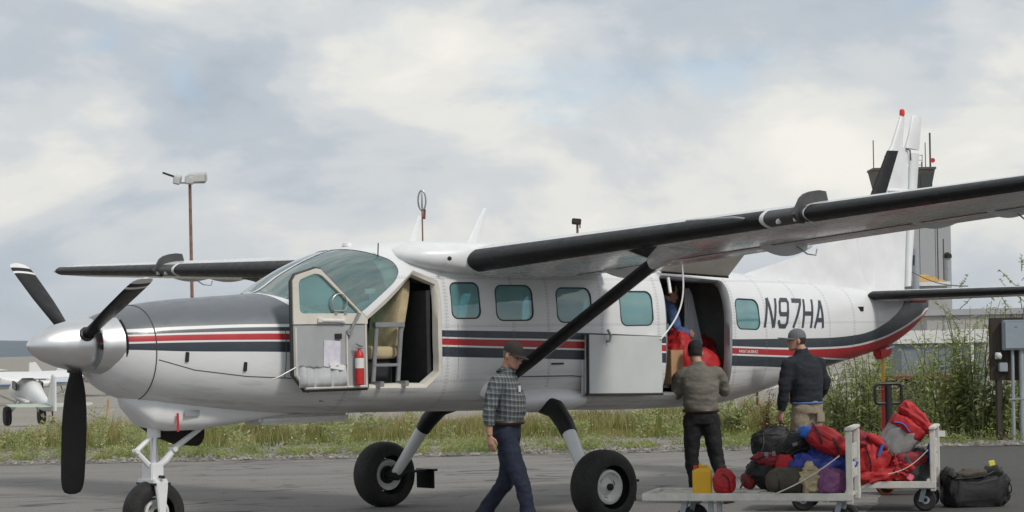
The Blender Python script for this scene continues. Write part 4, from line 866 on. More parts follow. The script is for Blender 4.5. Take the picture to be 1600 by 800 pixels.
def blades(name, spots, mname, label, cat):     # spots: (lat, dep, height, lean, width)
    vs, fs = [], []
    for l, d, h, ln, w in spots:
        p = fr(l, d, gz(d)); a = rg.uniform(0, 6.283); b = rg.uniform(0, 6.283); dx, dy = math.cos(a) * w, math.sin(a) * w; lx, ly = math.cos(b) * ln * h, math.sin(b) * ln * h; o_ = len(vs)
        vs += [(p.x - dx, p.y - dy, p.z - .02), (p.x + dx, p.y + dy, p.z - .02), (p.x + dx * .7 + lx * .35, p.y + dy * .7 + ly * .35, p.z + h * .6), (p.x - dx * .7 + lx * .35, p.y - dy * .7 + ly * .35, p.z + h * .6), (p.x + lx, p.y + ly, p.z + h)]
        fs += [(o_, o_ + 1, o_ + 2, o_ + 3), (o_ + 3, o_ + 2, o_ + 4)]
    me = bpy.data.meshes.new(name); me.from_pydata(vs, [], fs); me.materials.append(MATS[mname]); o = link(bpy.data.objects.new(name, me)); return tag(o, label, cat, kind='stuff')
def hgt(l, d):       # how tall the growth stands
    n_ = .5 + .62 * mnoise.noise(Vector((l * .8, d * .5, 3))); n2 = .5 + .5 * mnoise.noise(Vector((l * 1.6, d * 1.2, 8)))
    right = min(1, max(0, (l + 1) / 5)); back = min(1, max(0, (d - 36.6) / 4.5))
    return (.10 + .50 * back * (.12 + 1.7 * max(0, n_) ** 1.5)) * (.75 + .35 * right) * (.5 + n2)
sg, sdry = [], []
while len(sg) < 46000:
    l = rg.uniform(-10.5, 12); d = 35.0 + 12 * rg.random() ** 1.15; n_ = mnoise.noise(Vector((l * .8, d * .6, 0))) + (d - 38.2) * .26
    if n_ + .5 * mnoise.noise(Vector((l * .33, d * .5, 20))) < rg.uniform(-.2, .6): continue
    sg.append((l, d, hgt(l, d) * rg.uniform(.45, 1.05) * .72, rg.uniform(.1, .7), rg.uniform(.004, .010)))
while len(sdry) < 19000:
    l = rg.uniform(-10.5, 12); d = 36.2 + 12 * rg.random(); n_ = mnoise.noise(Vector((l * .5 + 9, d * .4, 0))) + (d - 39.0) * .2 
    if n_ < rg.uniform(-.3, .5): continue
    sdry.append((l, d, hgt(l, d) * rg.uniform(.6, 1.3) * .8, rg.uniform(.05, .5), rg.uniform(.003, .007)))
blades('grass', sg, 'grass_green', 'green grass and low weeds along the far edge of the paving', 'grass')
blades('dry_grass', sdry, 'grass_dry', 'pale dry grass stalks standing in the strip behind the airplane', 'grass')
# low leafy clumps poking through the gravel, and pale seed heads
vs, fs = [], []
for i in range(260):
    l = rg.uniform(-10, 11); d = 34.15 + abs(rg.gauss(0, 1.3)); r_ = rg.uniform(.08, .34); h = r_ * rg.uniform(.6, 1.3)
    for k in range(int(130 * r_ / .2)):
        a = rg.uniform(0, 6.283); q = rg.random() ** .5 * r_; p = fr(l + math.cos(a) * q, d + math.sin(a) * q, .02 + h * rg.random() * (1 - .6 * q / r_)); s_ = rg.uniform(.015, .035); b = Vector((rg.uniform(-1, 1), rg.uniform(-1, 1), rg.uniform(-.2, 1))).normalized() * s_ * 1.6; c_ = Vector((rg.uniform(-1, 1), rg.uniform(-1, 1), rg.uniform(-1, 1))).normalized() * s_ * .5; o_ = len(vs)
        vs += [tuple(p - c_), tuple(p + b), tuple(p + c_)]; fs.append((o_, o_ + 1, o_ + 2))
me = bpy.data.meshes.new('verge_weeds'); me.from_pydata(vs, [], fs); me.materials.append(MATS['weed_leaf']); tag(link(bpy.data.objects.new('verge_weeds', me)), 'low dark green weed clumps growing through the gravel', 'weeds', kind='stuff')
vs, fs = [], []
for i in range(190):      # taller broad weeds standing in loose groups
    l = rg.uniform(-10, 11.5); d = 36.4 + 8.5 * rg.random()
    if mnoise.noise(Vector((l * .45, d * .3, 40))) < rg.uniform(-.25, .35): continue
    r_ = rg.uniform(.10, .30); h = rg.uniform(.35, .85) * (.75 + .05 * max(0, l))
    for k in range(int(260 * r_ / .2)):
        a = rg.uniform(0, 6.283); u_ = rg.random(); q = rg.random() ** .5 * r_ * (.45 + .55 * u_); p = fr(l + math.cos(a) * q, d + math.sin(a) * q, gz(d) + h * u_); s_ = rg.uniform(.02, .05); b = Vector((math.cos(a + rg.uniform(-.8, .8)), math.sin(a), rg.uniform(-.1, 1))).normalized() * s_ * 2.2; c_ = b.cross(Vector((rg.uniform(-1, 1), rg.uniform(-1, 1), .3))).normalized() * s_ * .32; o_ = len(vs)
        vs += [tuple(p), tuple(p + b * .5 + c_), tuple(p + b), tuple(p + b * .5 - c_)]; fs.append((o_, o_ + 1, o_ + 2, o_ + 3))
me = bpy.data.meshes.new('tall_weeds'); me.from_pydata(vs, [], fs); me.materials.append(MATS['willow_leaf']); tag(link(bpy.data.objects.new('tall_weeds', me)), 'loose taller weeds scattered through the grass strip', 'weeds', kind='stuff')
vs, fs = [], []
for i in range(420):
    l = rg.uniform(-10, 12); d = 37 + 9 * rg.random(); p = fr(l, d, gz(d) + hgt(l, d) * rg.uniform(.75, 1.25)); s_ = rg.uniform(.008, .019); o_ = len(vs)
    vs += [tuple(p + Vector(v) * s_) for v in ((-1, 0, 0), (1, 0, 0), (0, 1, 0), (0, -1, 0), (0, 0, .8))]; fs += [(o_, o_ + 2, o_ + 4), (o_ + 2, o_ + 1, o_ + 4), (o_ + 1, o_ + 3, o_ + 4), (o_ + 3, o_, o_ + 4)]
me = bpy.data.meshes.new('seed_heads'); me.from_pydata(vs, [], fs); me.materials.append(MATS['flower_white']); tag(link(bpy.data.objects.new('seed_heads', me)), 'small white flower heads dotted through the grass strip', 'flowers', kind='stuff')
# tall leafy shrubs and saplings on the right, each with its own stems and leaves
def shrub(name, label, l, d, h, nst, spread, leafm, nl, ls, narrow=3.2, stem='stem_green', group=None, bare=.15, cat='shrub', z0=None):
    base = fr(l, d, gz(d) if z0 is None else z0); t = thing(name, label, cat, base, 0, group); gs = MB(); vs, fs = [], []
    for s_ in range(nst):
        a = rg.uniform(0, 6.283); hh = h * rg.uniform(.6, 1.02); sp_ = spread * rg.uniform(.25, 1); x0, y0 = rg.gauss(0, spread * .22), rg.gauss(0, spread * .22); P = []
        for k in range(6):
            u_ = k / 5; P.append(Vector((x0 + math.cos(a) * sp_ * u_ ** 1.6 + rg.gauss(0, .012), y0 + math.sin(a) * sp_ * u_ ** 1.6 + rg.gauss(0, .012), hh * u_ - .03)))
        gs.tube(P, [max(.004, .011 * h ** .6 * (1 - .8 * k / 5)) for k in range(6)], 5)
        for k in range(nl):
            u_ = bare + (1 - bare) * rg.random(); f_ = u_ * 5; i_ = min(4, int(f_)); p = P[i_].lerp(P[i_ + 1], f_ - i_)
            az = rg.uniform(0, 6.283); el = rg.uniform(-.5, .9); dr = Vector((math.cos(az) * math.cos(el), math.sin(az) * math.cos(el), math.sin(el))); L_ = ls * rg.uniform(.55, 1.2) * (1.15 - .5 * u_); sdv = dr.cross(Vector((rg.uniform(-.4, .4), rg.uniform(-.4, .4), 1))).normalized() * L_ / narrow / 2
            st = p + dr * rg.uniform(0, .06) * h; tip = st + dr * L_ + Vector((0, 0, -.15 * L_)); md = st + dr * L_ * .45; o_ = len(vs); vs += [tuple(st), tuple(md + sdv), tuple(tip), tuple(md - sdv)]; fs.append((o_, o_ + 1, o_ + 2, o_ + 3))
    gs.build('stem', stem, t); me = bpy.data.meshes.new('foliage'); me.from_pydata(vs, [], fs); me.materials.append(MATS[leafm]); link(bpy.data.objects.new('foliage', me), t); return t
SH = 'tall weeds and shrubs behind the tail'
S_ = lambda px, d: (px - 800 - 4) * d / CAM_F
for px, d, h, nst, sp_, lm, lab in ((1195, 38.5, .95, 15, 0.48, 'dock_rust', 'rust red dock weeds below the tail beside the black capped man'), (1248, 39, .8, 18, 0.57, 'weed_leaf', 'green weed clump behind the man in the dark jacket'), (1322, 37.2, 1.55, 24, 0.63, 'willow_leaf', 'leafy willow clump just right of the man in the dark jacket'), (1348, 36.6, 1.85, 24, 0.57, 'willow_leaf', 'tall willow clump left of the red and yellow tail stand'),
    (1372, 38.4, 1.65, 21, 0.57, 'weed_leaf', 'dark green weed clump behind the tail stand pole'), (1412, 36.0, 1.25, 18, 0.48, 'willow_leaf', 'short willow clump right of the pallet truck handle'), (1452, 38.0, 2.15, 21, 0.52, 'willow_leaf', 'willow clump in front of the rust brown container'), (1488, 35.6, 2.0, 24, 0.57, 'weed_leaf', 'broad weed clump between the luggage and the meter post'), (1520, 35.4, 2.45, 28, 0.52, 'willow_leaf', 'tallest willow clump, just left of the meter post'),
    (1558, 35.2, 1.45, 21, 0.48, 'weed_leaf', 'weed clump growing against the foot of the meter post'), (1590, 36.2, 1.5, 18, 0.46, 'willow_leaf', 'willow clump at the right edge behind the grey conduits'), (1285, 41.5, 1.0, 15, 0.57, 'weed_leaf', 'weed clump below the white box beyond the tail'), (1150, 40.5, .9, 12, 0.57, 'willow_leaf', 'low willow clump seen under the rear belly')):
    shrub('shrub', lab, S_(px, d), d, h, int(nst * .75), sp_ * 1.1, lm, 56, .18 if lm != 'dock_rust' else .07, 3.2 if lm == 'willow_leaf' else 2.2, group=SH)
def sapling(px, d, h, lab, nb):
    t = shrub('birch_sapling', lab, S_(px, d), d, h, 1, .12, 'weed_leaf', 60, .075, 1.5, 'bark', 'birch saplings on the right', cat='tree')
    vs, fs = [], []; gs = MB()
    for b in range(nb):
        u_ = .35 + .6 * b / nb; a = rg.uniform(0, 6.283); L_ = h * .26 * (1.15 - u_) + .12; p0 = Vector((.04 * u_, 0, h * u_)); p1 = p0 + Vector((math.cos(a) * L_, math.sin(a) * L_, L_ * .75)); gs.tube([p0, p0.lerp(p1, .5) + Vector((0, 0, -.03)), p1], [.008, .006, .003], 4)
        for k in range(16):
            q = p0.lerp(p1, .25 + .8 * rg.random()); dr = Vector((rg.uniform(-1, 1), rg.uniform(-1, 1), rg.uniform(-.7, .4))).normalized(); s_ = rg.uniform(.04, .07); sdv = dr.cross(Vector((rg.uniform(-1, 1), .3, 1))).normalized() * s_ * .36; o_ = len(vs); vs += [tuple(q), tuple(q + dr * s_ * .5 + sdv), tuple(q + dr * s_), tuple(q + dr * s_ * .5 - sdv)]; fs.append((o_, o_ + 1, o_ + 2, o_ + 3))
    gs.build('branch', 'bark', t); me = bpy.data.meshes.new('crown'); me.from_pydata(vs, [], fs); me.materials.append(MATS['weed_leaf']); link(bpy.data.objects.new('crown', me), t)
sapling(1500, 39, 3.05, 'thin birch sapling rising past the stabilizer in front of the tower', 9); sapling(1598, 37.5, 3.45, 'birch sapling at the right edge of the frame, tallest of them', 12); sapling(1572, 40, 2.75, 'small birch sapling behind the electrical box', 7)
# ------------------------------------------------------------------ meter post
mat('creosote', (.045, .035, .028), .9, var=.35, scale=3, bump=.3, bscale=20, sc=(6, 6, .5)); mat('galvanised', (.33, .37, .40), .5, var=.10, metal=.3, scale=7); mat('box_grey', (.27, .32, .36), .55, var=.06, scale=4); mat('meter_white', (.6, .62, .62), .4)
PM = thing('meter_post', 'dark timber post board with grey electrical box and conduits at right edge', 'utility post', at(1580, 690, 34.6) * Vector((1, 1, 0)), -CAM_YAW)
g = MB(); g.box((-.02, .10, 1.55), (.58, .07, 1.04)); g.build('timber_board', 'creosote', PM, bevel=.01); g = MB(); g.box((-.16, .12, .52), (.10, .10, 1.10)); g.build('timber_leg', 'creosote', PM, bevel=.01)
g = MB(); g.box((.09, -.03, 1.78), (.41, .16, .50)); bx_ = g.build('electrical_box', 'box_grey', PM, bevel=.012)
g = MB(); g.box((.09, -.118, 1.78), (.37, .012, .45)); g.box((.09, -.128, 1.92), (.05, .015, .02)); g.build('box_door', 'box_grey', bx_, bevel=.006)
g = MB(); g.box((-.19, .0, 1.44), (.09, .08, .11)); g.lathe([(.045, 0), (.045, .05), (.03, .06)], (-.19, -.04, 1.44), (0, -1, 0), 14); g.build('meter', 'meter_white', PM, bevel=.005)
g = MB(); g.box((-.11, .0, 1.25), (.14, .09, .15)); g.build('junction_box', 'galvanised', PM, bevel=.01)
for x, r_ in ((.045, .028), (.19, .042)): g = MB(); g.tube([(x, -.02, 1.56), (x, -.02, -.05)], r_, 14); g.build('conduit', 'galvanised', PM)
g = MB(); g.box((.11, -.02, .72), (.28, .10, .02)); g.build('conduit_strap', 'galvanised', PM)
# ------------------------------------------------------------------ far background
mat('hill_blue', (.075, .105, .13), 1.0, var=.15, scale=.02); mat('tower_concrete', (.36, .37, .385), .85, var=.05, scale=.4); mat('cab_brown', (.085, .075, .062), .6, var=.15, scale=1); mat('cab_glass', (.06, .07, .075), .15, var=.1)
g = MB(); rings = []
for d, s_ in ((5200, 0), (5600, .55), (6200, .9), (6800, 1.0), (7600, .6)):
    rings.append([fr(l, d, -30 + s_ * (42 + 30 * mnoise.noise(Vector((l / 1400, .3, 0))) + 12 * mnoise.noise(Vector((l / 380, 4, 0))) + max(-30, min(40, -l / 60)))) for l in range(-6000, 6001, 200)])
g.loft(rings, 0, False, False, False); o = g.build('hills', 'hill_blue', None, 60); tag(o, kind='structure')
TW = thing('control_tower', 'grey concrete airport control tower rising behind the tail fin', 'tower', fr((1442 - 804) * 130 / CAM_F, 130, gz(130)), -CAM_YAW)
tz = lambda py, d=130, px=1440: 1.761 + (CAM_HOR - (px - 800) * .0197 - py) * d / CAM_F - gz(130)
g = MB(); g.box((-.05, 2, tz(318) / 2), (3.9, 4.2, tz(318))); g.build('shaft', 'tower_concrete', TW, 0)
for k in range(3): g = MB(); g.box((-1.98 + .95 + .98 * k, -.105, tz(318) / 2), (.03, .012, tz(318) - .2)); g.build('panel_joint', 'cab_brown', TW, 0)
g = MB(); zb_, zt_ = tz(303), tz(264)
g.loft([[(-2.45 + a * 3.2, b * 1.7 + .3, zb_) for a, b in ((0, 0), (1, 0), (1, 1), (0, 1))], [(-2.8 + a * 3.85, b * 2.1 + .1, zt_) for a, b in ((0, 0), (1, 0), (1, 1), (0, 1))]]); CB = g.build('cab', 'cab_brown', TW, 0)
for k in range(4): g = MB(); x0 = -2.55 + k * .9; g.add([(x0, .20, zb_ + .45), (x0 + .72, .20, zb_ + .45), (x0 + .75, .09, zt_ - .25), (x0 - .03, .09, zt_ - .25)], [(0, 1, 2, 3)]); g.build('cab_window', 'cab_glass', CB, 0)
g = MB(); g.box((-.87, 1.15, zt_ + .06), (3.95, 2.2, .14)); g.build('cab_roof', 'cab_brown', TW, 0)
for x, h, r_ in ((-2.7, 1.9, .035), (-2.0, .9, .03), (.55, 1.7, .03), (.85, 2.3, .06), (.3, .5, .03)): g = MB(); g.tube([(x, .6, zt_), (x, .6, zt_ + h)], r_, 6); g.build('antenna', 'cab_brown', TW)
g = MB(); g.lathe([(.0, 0), (.13, .03), (.15, .08)], (.95, .4, zt_ + .55), (0, -1, 0), 16); g.build('dish', 'plain_red', TW)
g = MB()
for x in (-.2, .35): g.tube([(x, .6, zt_), (x, .6, zt_ + .95)], .03, 5)
for z in (.3, .6, .9): g.tube([(-.2, .6, zt_ + z), (.35, .6, zt_ + z)], .025, 5)
g.build('roof_ladder', 'tower_concrete', TW)
mat('roof_ply', (.52, .30, .07), .8, var=.15, scale=1.5); mat('wall_tan', (.38, .375, .365), .85, var=.07, scale=.5); mat('wall_bluegrey', (.20, .235, .27), .7, var=.08, scale=1); mat('rust_brown', (.15, .062, .036), .85, var=.35, scale=2.5); mat('dark_wood', (.035, .032, .03), .85, var=.3); mat('rough_lumber', (.42, .27, .12), .8, var=.3, scale=6); mat('roof_white', (.70, .71, .70), .6, var=.06)
def bld(name, label, cat, px0, px1, py0, py1, d, dep, wallm, roofm=None, roofh=0.0, over=.1):
    a = at(px0, py0, d); b = at(px1, py1, d); w = (b - a).dot(U); base = fr((a - C).dot(U) + w / 2, d, gz(d)); h = a.z - gz(d); t = thing(name, label, cat, base, -CAM_YAW); g = MB(); g.box((0, dep / 2, (h - roofh) / 2), (w, dep, h - roofh)); g.build('wall', wallm, t, 0)
    if roofm: g = MB(); g.box((0, dep / 2, h - roofh / 2 + .003), (w + over * 2, dep + over * 2, roofh)); g.build('roof', roofm, t, 0)
    return t, w, h
t, w, h = bld('shed', 'small shed with yellow plywood roof in front of the control tower', 'shed', 1424, 1482, 441, 560, 72, 2.2, 'wall_tan', 'roof_white', .14)
g = MB(); g.add([(-w / 2 + .05, -.1, h + .02), (w / 2 - .05, -.1, h + .02), (w / 2 - .25, 2.2, h + .32), (-w / 2 + .2, 2.2, h + .32)], [(0, 1, 2, 3)]); g.build('roof_sheet', 'roof_ply', t, 0)
g = MB(); g.tube([(-.52, -.3, 1.0), (-.52, -.3, h + 1.15)], .12, 12); g.build('vent_pipe', 'galvanised', t)
g = MB(); g.tube([(.85, 1.0, h), (.85, 1.0, h + .85)], .10, 10); g.lathe([(.16, .0), (.16, .12), (.05, .2)], (.85, 1.0, h + .85), (0, 0, 1), 12, m=1); g.build('flue', ['galvanised', 'soot'], t)
for x, hh in ((.42, 2.2), (.62, 1.5), (-.3, .6)): g = MB(); g.tube([(x, .5, h), (x, .5, h + hh)], .025, 5); g.build('mast', 'cab_brown', t)
t, w, h = bld('hangar', 'long pale grey hangar wall behind the tall shrubs', 'building', 1448, 1760, 484, 620, 62, 8, 'wall_tan', 'tower_concrete', .18)
for k in range(6): g = MB(); g.box((-w / 2 + .5 + k * 1.0, -.012, h / 2), (.03, .02, h - .3)); g.build('siding_seam', 'wall_bluegrey', t, 0)
t, w, h = bld('trailer', 'blue grey storage trailer with white roof behind the willow shrubs', 'trailer', 1408, 1540, 517, 615, 45, 3.2, 'wall_bluegrey', 'roof_white', .28)
g = MB(); g.box((.62, -.03, 1.0), (.06, .05, 1.9)); g.build('corner_post', 'roof_white', t)
t, w, h = bld('rusty_container', 'low rust brown container standing in the weeds behind the tail stand', 'container', 1400, 1500, 588, 660, 41, 2.2, 'rust_brown', 'rust_brown', .06)
g = MB(); g.box((-.25, -.02, .5), (.62, .03, .85)); g.build('open_side', 'dark_wood', t); g = MB(); g.box((.14, -.04, .42), (.045, .05, 1.0)); g.build('door_post', 'roof_white', t)
for k in range(5): g = MB(); g.box((.28 + .09 * k, -.025, .5), (.03, .03, .85)); g.build('corrugation', 'rust_brown', t)
t = thing('lumber_stack', 'stack of rough yellow lumber seen below the stabilizer', 'lumber', fr((1478 - 804) * 50 / CAM_F, 50, gz(50)), -CAM_YAW)
for i in range(3):
    for j in range(6): g = MB(); g.box((rg.uniform(-.05, .05), .2 + .25 * i, .2 + .30 * j + 0.0), (1.6, .22, .26), Matrix.Rotation(rg.uniform(-.06, .06), 3, 'Y')); g.build('beam', 'rough_lumber', t)
t = thing('white_box', 'small white panel box beyond the shrubs under the tail', 'box', fr((1298 - 804) * 40 / CAM_F, 40, 0), -CAM_YAW)
g = MB(); g.box((0, 0, .93), (.24, .10, .26)); g.build('panel', 'roof_white', t, bevel=.015); g = MB(); g.tube([(0, .02, .82), (0, .02, 0)], .025, 8); g.build('post', 'galvanised', t)
t = thing('barrier', 'red and white slanted barrier board seen below the rear fuselage', 'barrier', fr((1208 - 804) * 46 / CAM_F, 46, gz(46)), -CAM_YAW)
g = MB(); g.box((0, 0, .95), (.95, .06, .16), Matrix.Rotation(-.22, 3, 'Y')); g.build('red_board', 'plain_red', t); g = MB(); g.box((.02, 0, .80), (.95, .05, .10), Matrix.Rotation(-.22, 3, 'Y')); g.build('white_board', 'roof_white', t)
for x in (-.35, .35): g = MB(); g.tube([(x, .05, .95), (x, .05, 0)], .03, 6); g.build('post', 'rust_brown', t)
t = thing('overhead_wire', 'thin dark service wire slanting past the control tower', 'wire', at(1425, 425, 60)); g = MB(); a, b = at(1425, 425, 60), at(1512, 447, 52); g.tube([a.lerp(b, k / 8) - Vector((0, 0, .12 * math.sin(math.pi * k / 8))) for k in range(9)], .014, 5, ); g.build('cable', 'cab_brown', t, off=a)
# light masts
def mast(px, d, pytop, r_, label, heads):
    z1 = at(px, pytop, d).z; b = fr((px - 803) * d / CAM_F, d, gz(d)); h = z1 - gz(d); t = thing('light_pole', label, 'light pole', b, -CAM_YAW); g = MB(); g.tube([(0, 0, -.2), (-.0, 0, h)], [r_, r_ * .8], 10); g.build('pole', 'rust_pole', t); heads(t, h); return t
mat('rust_pole', (.22, .12, .085), .8, var=.35, scale=3); mat('lamp_grey', (.46, .47, .48), .5, var=.08)
def flood(t, h):
    g = MB(); g.box((.15, 0, h + .05), (1.3, .08, .08)); g.build('crossarm', 'grey_steel', t)
    for x, z, ry, sx in ((.42, .30, -.05, .95), (.02, .22, .1, .45), (-.62, .22, .25, .35)): g = MB(); g.box((x, -.1, h + z), (sx, .5, .42), Matrix.Rotation(ry, 3, 'Y') @ Matrix.Rotation(.35, 3, 'X')); hd = g.build('floodlight', 'lamp_grey', t, bevel=.03); q = MB(); q.box((x, -.36, h + z - .06), (sx * .85, .02, .30), Matrix.Rotation(ry, 3, 'Y') @ Matrix.Rotation(.35, 3, 'X')); q.build('lens', 'plain_white', hd)
    g = MB(); g.box((-1.08, -.1, h + .48), (.62, .34, .10), Matrix.Rotation(.35, 3, 'Y')); g.build('floodlight', 'dark_wood', t, bevel=.02)
mast(302, 108, 287, .10, 'tall rusty pole carrying white floodlights left of the cockpit', flood)
def hoop(t, h):
    g = MB(); P = [(.14 * math.cos(a), 0, h + .32 + .36 * math.sin(a)) for a in (R(k * 20) for k in range(19))]; g.tube(P, .035, 6); g.tube([(0, .14 * math.cos(R(k * 20)), h + .32 + .36 * math.sin(R(k * 20))) for k in range(19)], .03, 6); g.build('antenna_hoop', 'grey_steel', t)
    g = MB(); g.tube([(.07, 0, h - .35), (.09, 0, h)], .05, 6); g.build('bracket', 'rust_brown', t)
mast(664, 75, 327, .035, 'thin mast with an open hoop on top above the cockpit roof', hoop)
def cobra(t, h):
    g = MB(); g.box((-.04, -.1, h + .05), (.42, .5, .26), Matrix.Rotation(.1, 3, 'Y')); g.build('floodlight', 'dark_wood', t, bevel=.03); g = MB(); g.box((.12, 0, h - .15), (.07, .1, .2)); g.build('bracket', 'grey_steel', t)
mast(906, 95, 348, .07, 'short grey lamp head peeking over the wing near mid frame', cobra)
# parked light airplanes on the field at the left
mat('plane_white', (.70, .71, .71), .4, var=.05); mat('plane_green', (.40, .46, .38), .5, var=.06); mat('plane_blue', (.10, .20, .38), .4, var=.1)
def bush_plane(label, loc, rz, tailm, stripe):
    t = thing('parked_airplane', label, 'airplane', loc, rz, 'parked light airplanes')      # local +x is the tail
    g = MB(); g.loft([[(x, w * math.cos(a), z + hh * math.sin(a)) for a in (2 * math.pi * k / 16 for k in range(16))] for x, w, z, hh in ((-2.6, .2, 1.25, .2), (-2.3, .36, 1.25, .34), (-1.2, .42, 1.3, .44), (-.4, .42, 1.44, .54), (.6, .40, 1.44, .50), (1.4, .32, 1.34, .36), (3.0, .2, 1.22, .24), (4.6, .06, 1.25, .12))]); g.build('fuselage', 'plane_white', t)
    for s_ in (-1, 1):
        g = MB(); A = afoil(.13); g.loft([[(-.75 + x * c, s_ * y, zz + z * c) for x, z in A] for y, c, zz in ((.0, 1.6, 2.02), (3.2, 1.6, 2.07), (5.0, 1.5, 2.12), (5.4, 1.2, 2.14))]); g.build('wing', 'plane_white', t)
        g = MB(); g.loft([[(3.55 + x * c, s_ * y, 1.32 + z * c) for x, z in afoil(.08, 0)] for y, c in ((.05, 1.1), (1.3, .9), (1.55, .5))]); g.build('stabilizer', tailm, t)
        g = MB(); g.tube([(-.2, s_ * .5, 1.0), (-.1, s_ * 2.6, 2.0)], .045, 6); g.build('strut', 'plane_white', t)
        q = bpy.data.objects.new('wheel', None); link(q, t); g = MB(); g.lathe([(.20, -.13), (.34, -.12), (.38, -.06), (.38, .06), (.34, .12), (.20, .13)], (-1.0, s_ * .66, .38), (0, 1, 0), 20); g.build('tyre', 'tyre_rubber', q); g = MB(); g.lathe([(.2, -.10), (.1, -.13), (.1, .13), (.2, .10)], (-1.0, s_ * .66, .38), (0, 1, 0), 14); g.build('rim', 'lamp_grey', q)
        g = MB(); g.tube([(-1.0, s_ * .3, 1.0), (-1.0, s_ * .6, .42)], .04, 6); g.tube([(-.3, s_ * .3, 1.0), (-1.0, s_ * .6, .42)], .03, 6); g.build('gear_leg', 'plane_white', t)
        g = MB(); g.box((-.35, s_ * .50, 1.62), (.8, .06, .34)); g.build('cabin_window', 'cab_glass', t, bevel=.04)
    g = MB(); g.prism([(3.4, 1.2), (4.3, 2.5), (4.75, 2.45), (4.8, 1.15)], lambda a, b, c_: (a, c_, b), -.05, .05); g.build('fin', 'plane_white', t, bevel=.03)
    g = MB(); g.box((.4, 0, 1.20), (2.6, 1.02, .10)); g.build('stripe', stripe, t, bevel=.03)
    g = MB(); g.lathe([(.02, -.1), (.06, -.06), (.06, .06), (.02, .1)], (4.35, 0, .62 + .1), (0, 1, 0), 12); g.tube([(4.2, 0, 1.2), (4.35, 0, .74)], .03, 6); g.build('tail_wheel', 'tyre_rubber', t)
    return t
RZ_ = math.atan2(-V.y, -V.x)
bush_plane('white high wing airplane with pale green tail parked on the field at left', fr((44 - 803) * 72 / CAM_F, 72, gz(72) - .09), RZ_ + .42, 'plane_green', 'plane_white'); bpy.context.scene.objects['parked_airplane'].rotation_euler.y = R(5); bpy.context.scene.objects['parked_airplane'].scale = (.9, .9, .9)
bush_plane('blue and white light airplane cut off by the left edge of the frame', fr((-18 - 803) * 125 / CAM_F, 125, gz(125)), RZ_ + 1.9, 'plane_blue', 'plane_blue')
bush_plane('distant white light airplane peeking out behind the propeller', fr((150 - 803) * 150 / CAM_F, 150, gz(150)), RZ_ - 1.2, 'plane_white', 'plain_red')
t = thing('stake', 'short weathered stake standing on the field below the spinner', 'stake', fr((164 - 803) * 80 / CAM_F, 80, gz(80)), -CAM_YAW); g = MB(); g.tube([(0, 0, -.05), (.10, 0, .92)], [.05, .04], 6); g.build('stake_shaft', 'rough_lumber', t)
# ------------------------------------------------------------------ people
mat('skin', (.42, .23, .16), .55, var=.10, scale=14); mat('hair_dark', (.030, .022, .017), .8, var=.3); mat('hair_grey', (.16, .14, .12), .8, var=.3); mat('cap_black', (.010, .010, .011), .85, var=.2); mat('cap_brown', (.030, .024, .022), .85, var=.3); mat('cap_grey', (.13, .14, .155), .8, var=.15)
mat('jeans', (.010, .015, .034), .85, var=.35, scale=7, bump=.15, bscale=160); mat('trousers_black', (.005, .005, .006), .8, var=.3, scale=5); mat('trousers_khaki', (.27, .225, .165), .85, var=.16, scale=6, bump=.15, bscale=120); mat('jacket_dark', (.013, .016, .023), .9, var=.3, scale=5); mat('shirt_olive', (.15, .138, .115), .85, var=.16, scale=6, bump=.12, bscale=120); mat('shirt_blue', (.075, .14, .30), .85, var=.25, scale=9, bump=.2, bscale=40)
mat('shoe_dark', (.02, .017, .015), .5, var=.3); mat('belt_brown', (.035, .018, .012), .5); mat('lens_dark', (.01, .01, .012), .15)
def plaid(t):
    o = t.obj(); sp = t.n('ShaderNodeSeparateXYZ'); t.L(o, sp.inputs[0])
    ang = t.math('MULTIPLY', t.math('ARCTAN2', sp.outputs[1], sp.outputs[0]), .15); hx = t.math('ADD', sp.outputs[0], t.math('MULTIPLY', sp.outputs[1], .9)); hz = t.math('ADD', sp.outputs[2], t.math('MULTIPLY', sp.outputs[0], .12))
    def line(v, per, off, w): return t.math('LESS_THAN', t.math('FRACT', t.math('ADD', t.math('DIVIDE', v, per), off)), w)
    c = t.mix(t.noise(9, 3), (.085, .10, .112), (.135, .15, .158))
    for v in (hx, hz):
        c = t.mix(t.math('MULTIPLY', line(v, .052, .1, .42), .5), c, (.022, .028, .034)); c = t.mix(t.math('MULTIPLY', line(v, .052, .55, .10), .75), c, (.27, .29, .28))
    return c
mat('shirt_plaid', rough=.85, colfn=plaid, bump=.1, bscale=120)
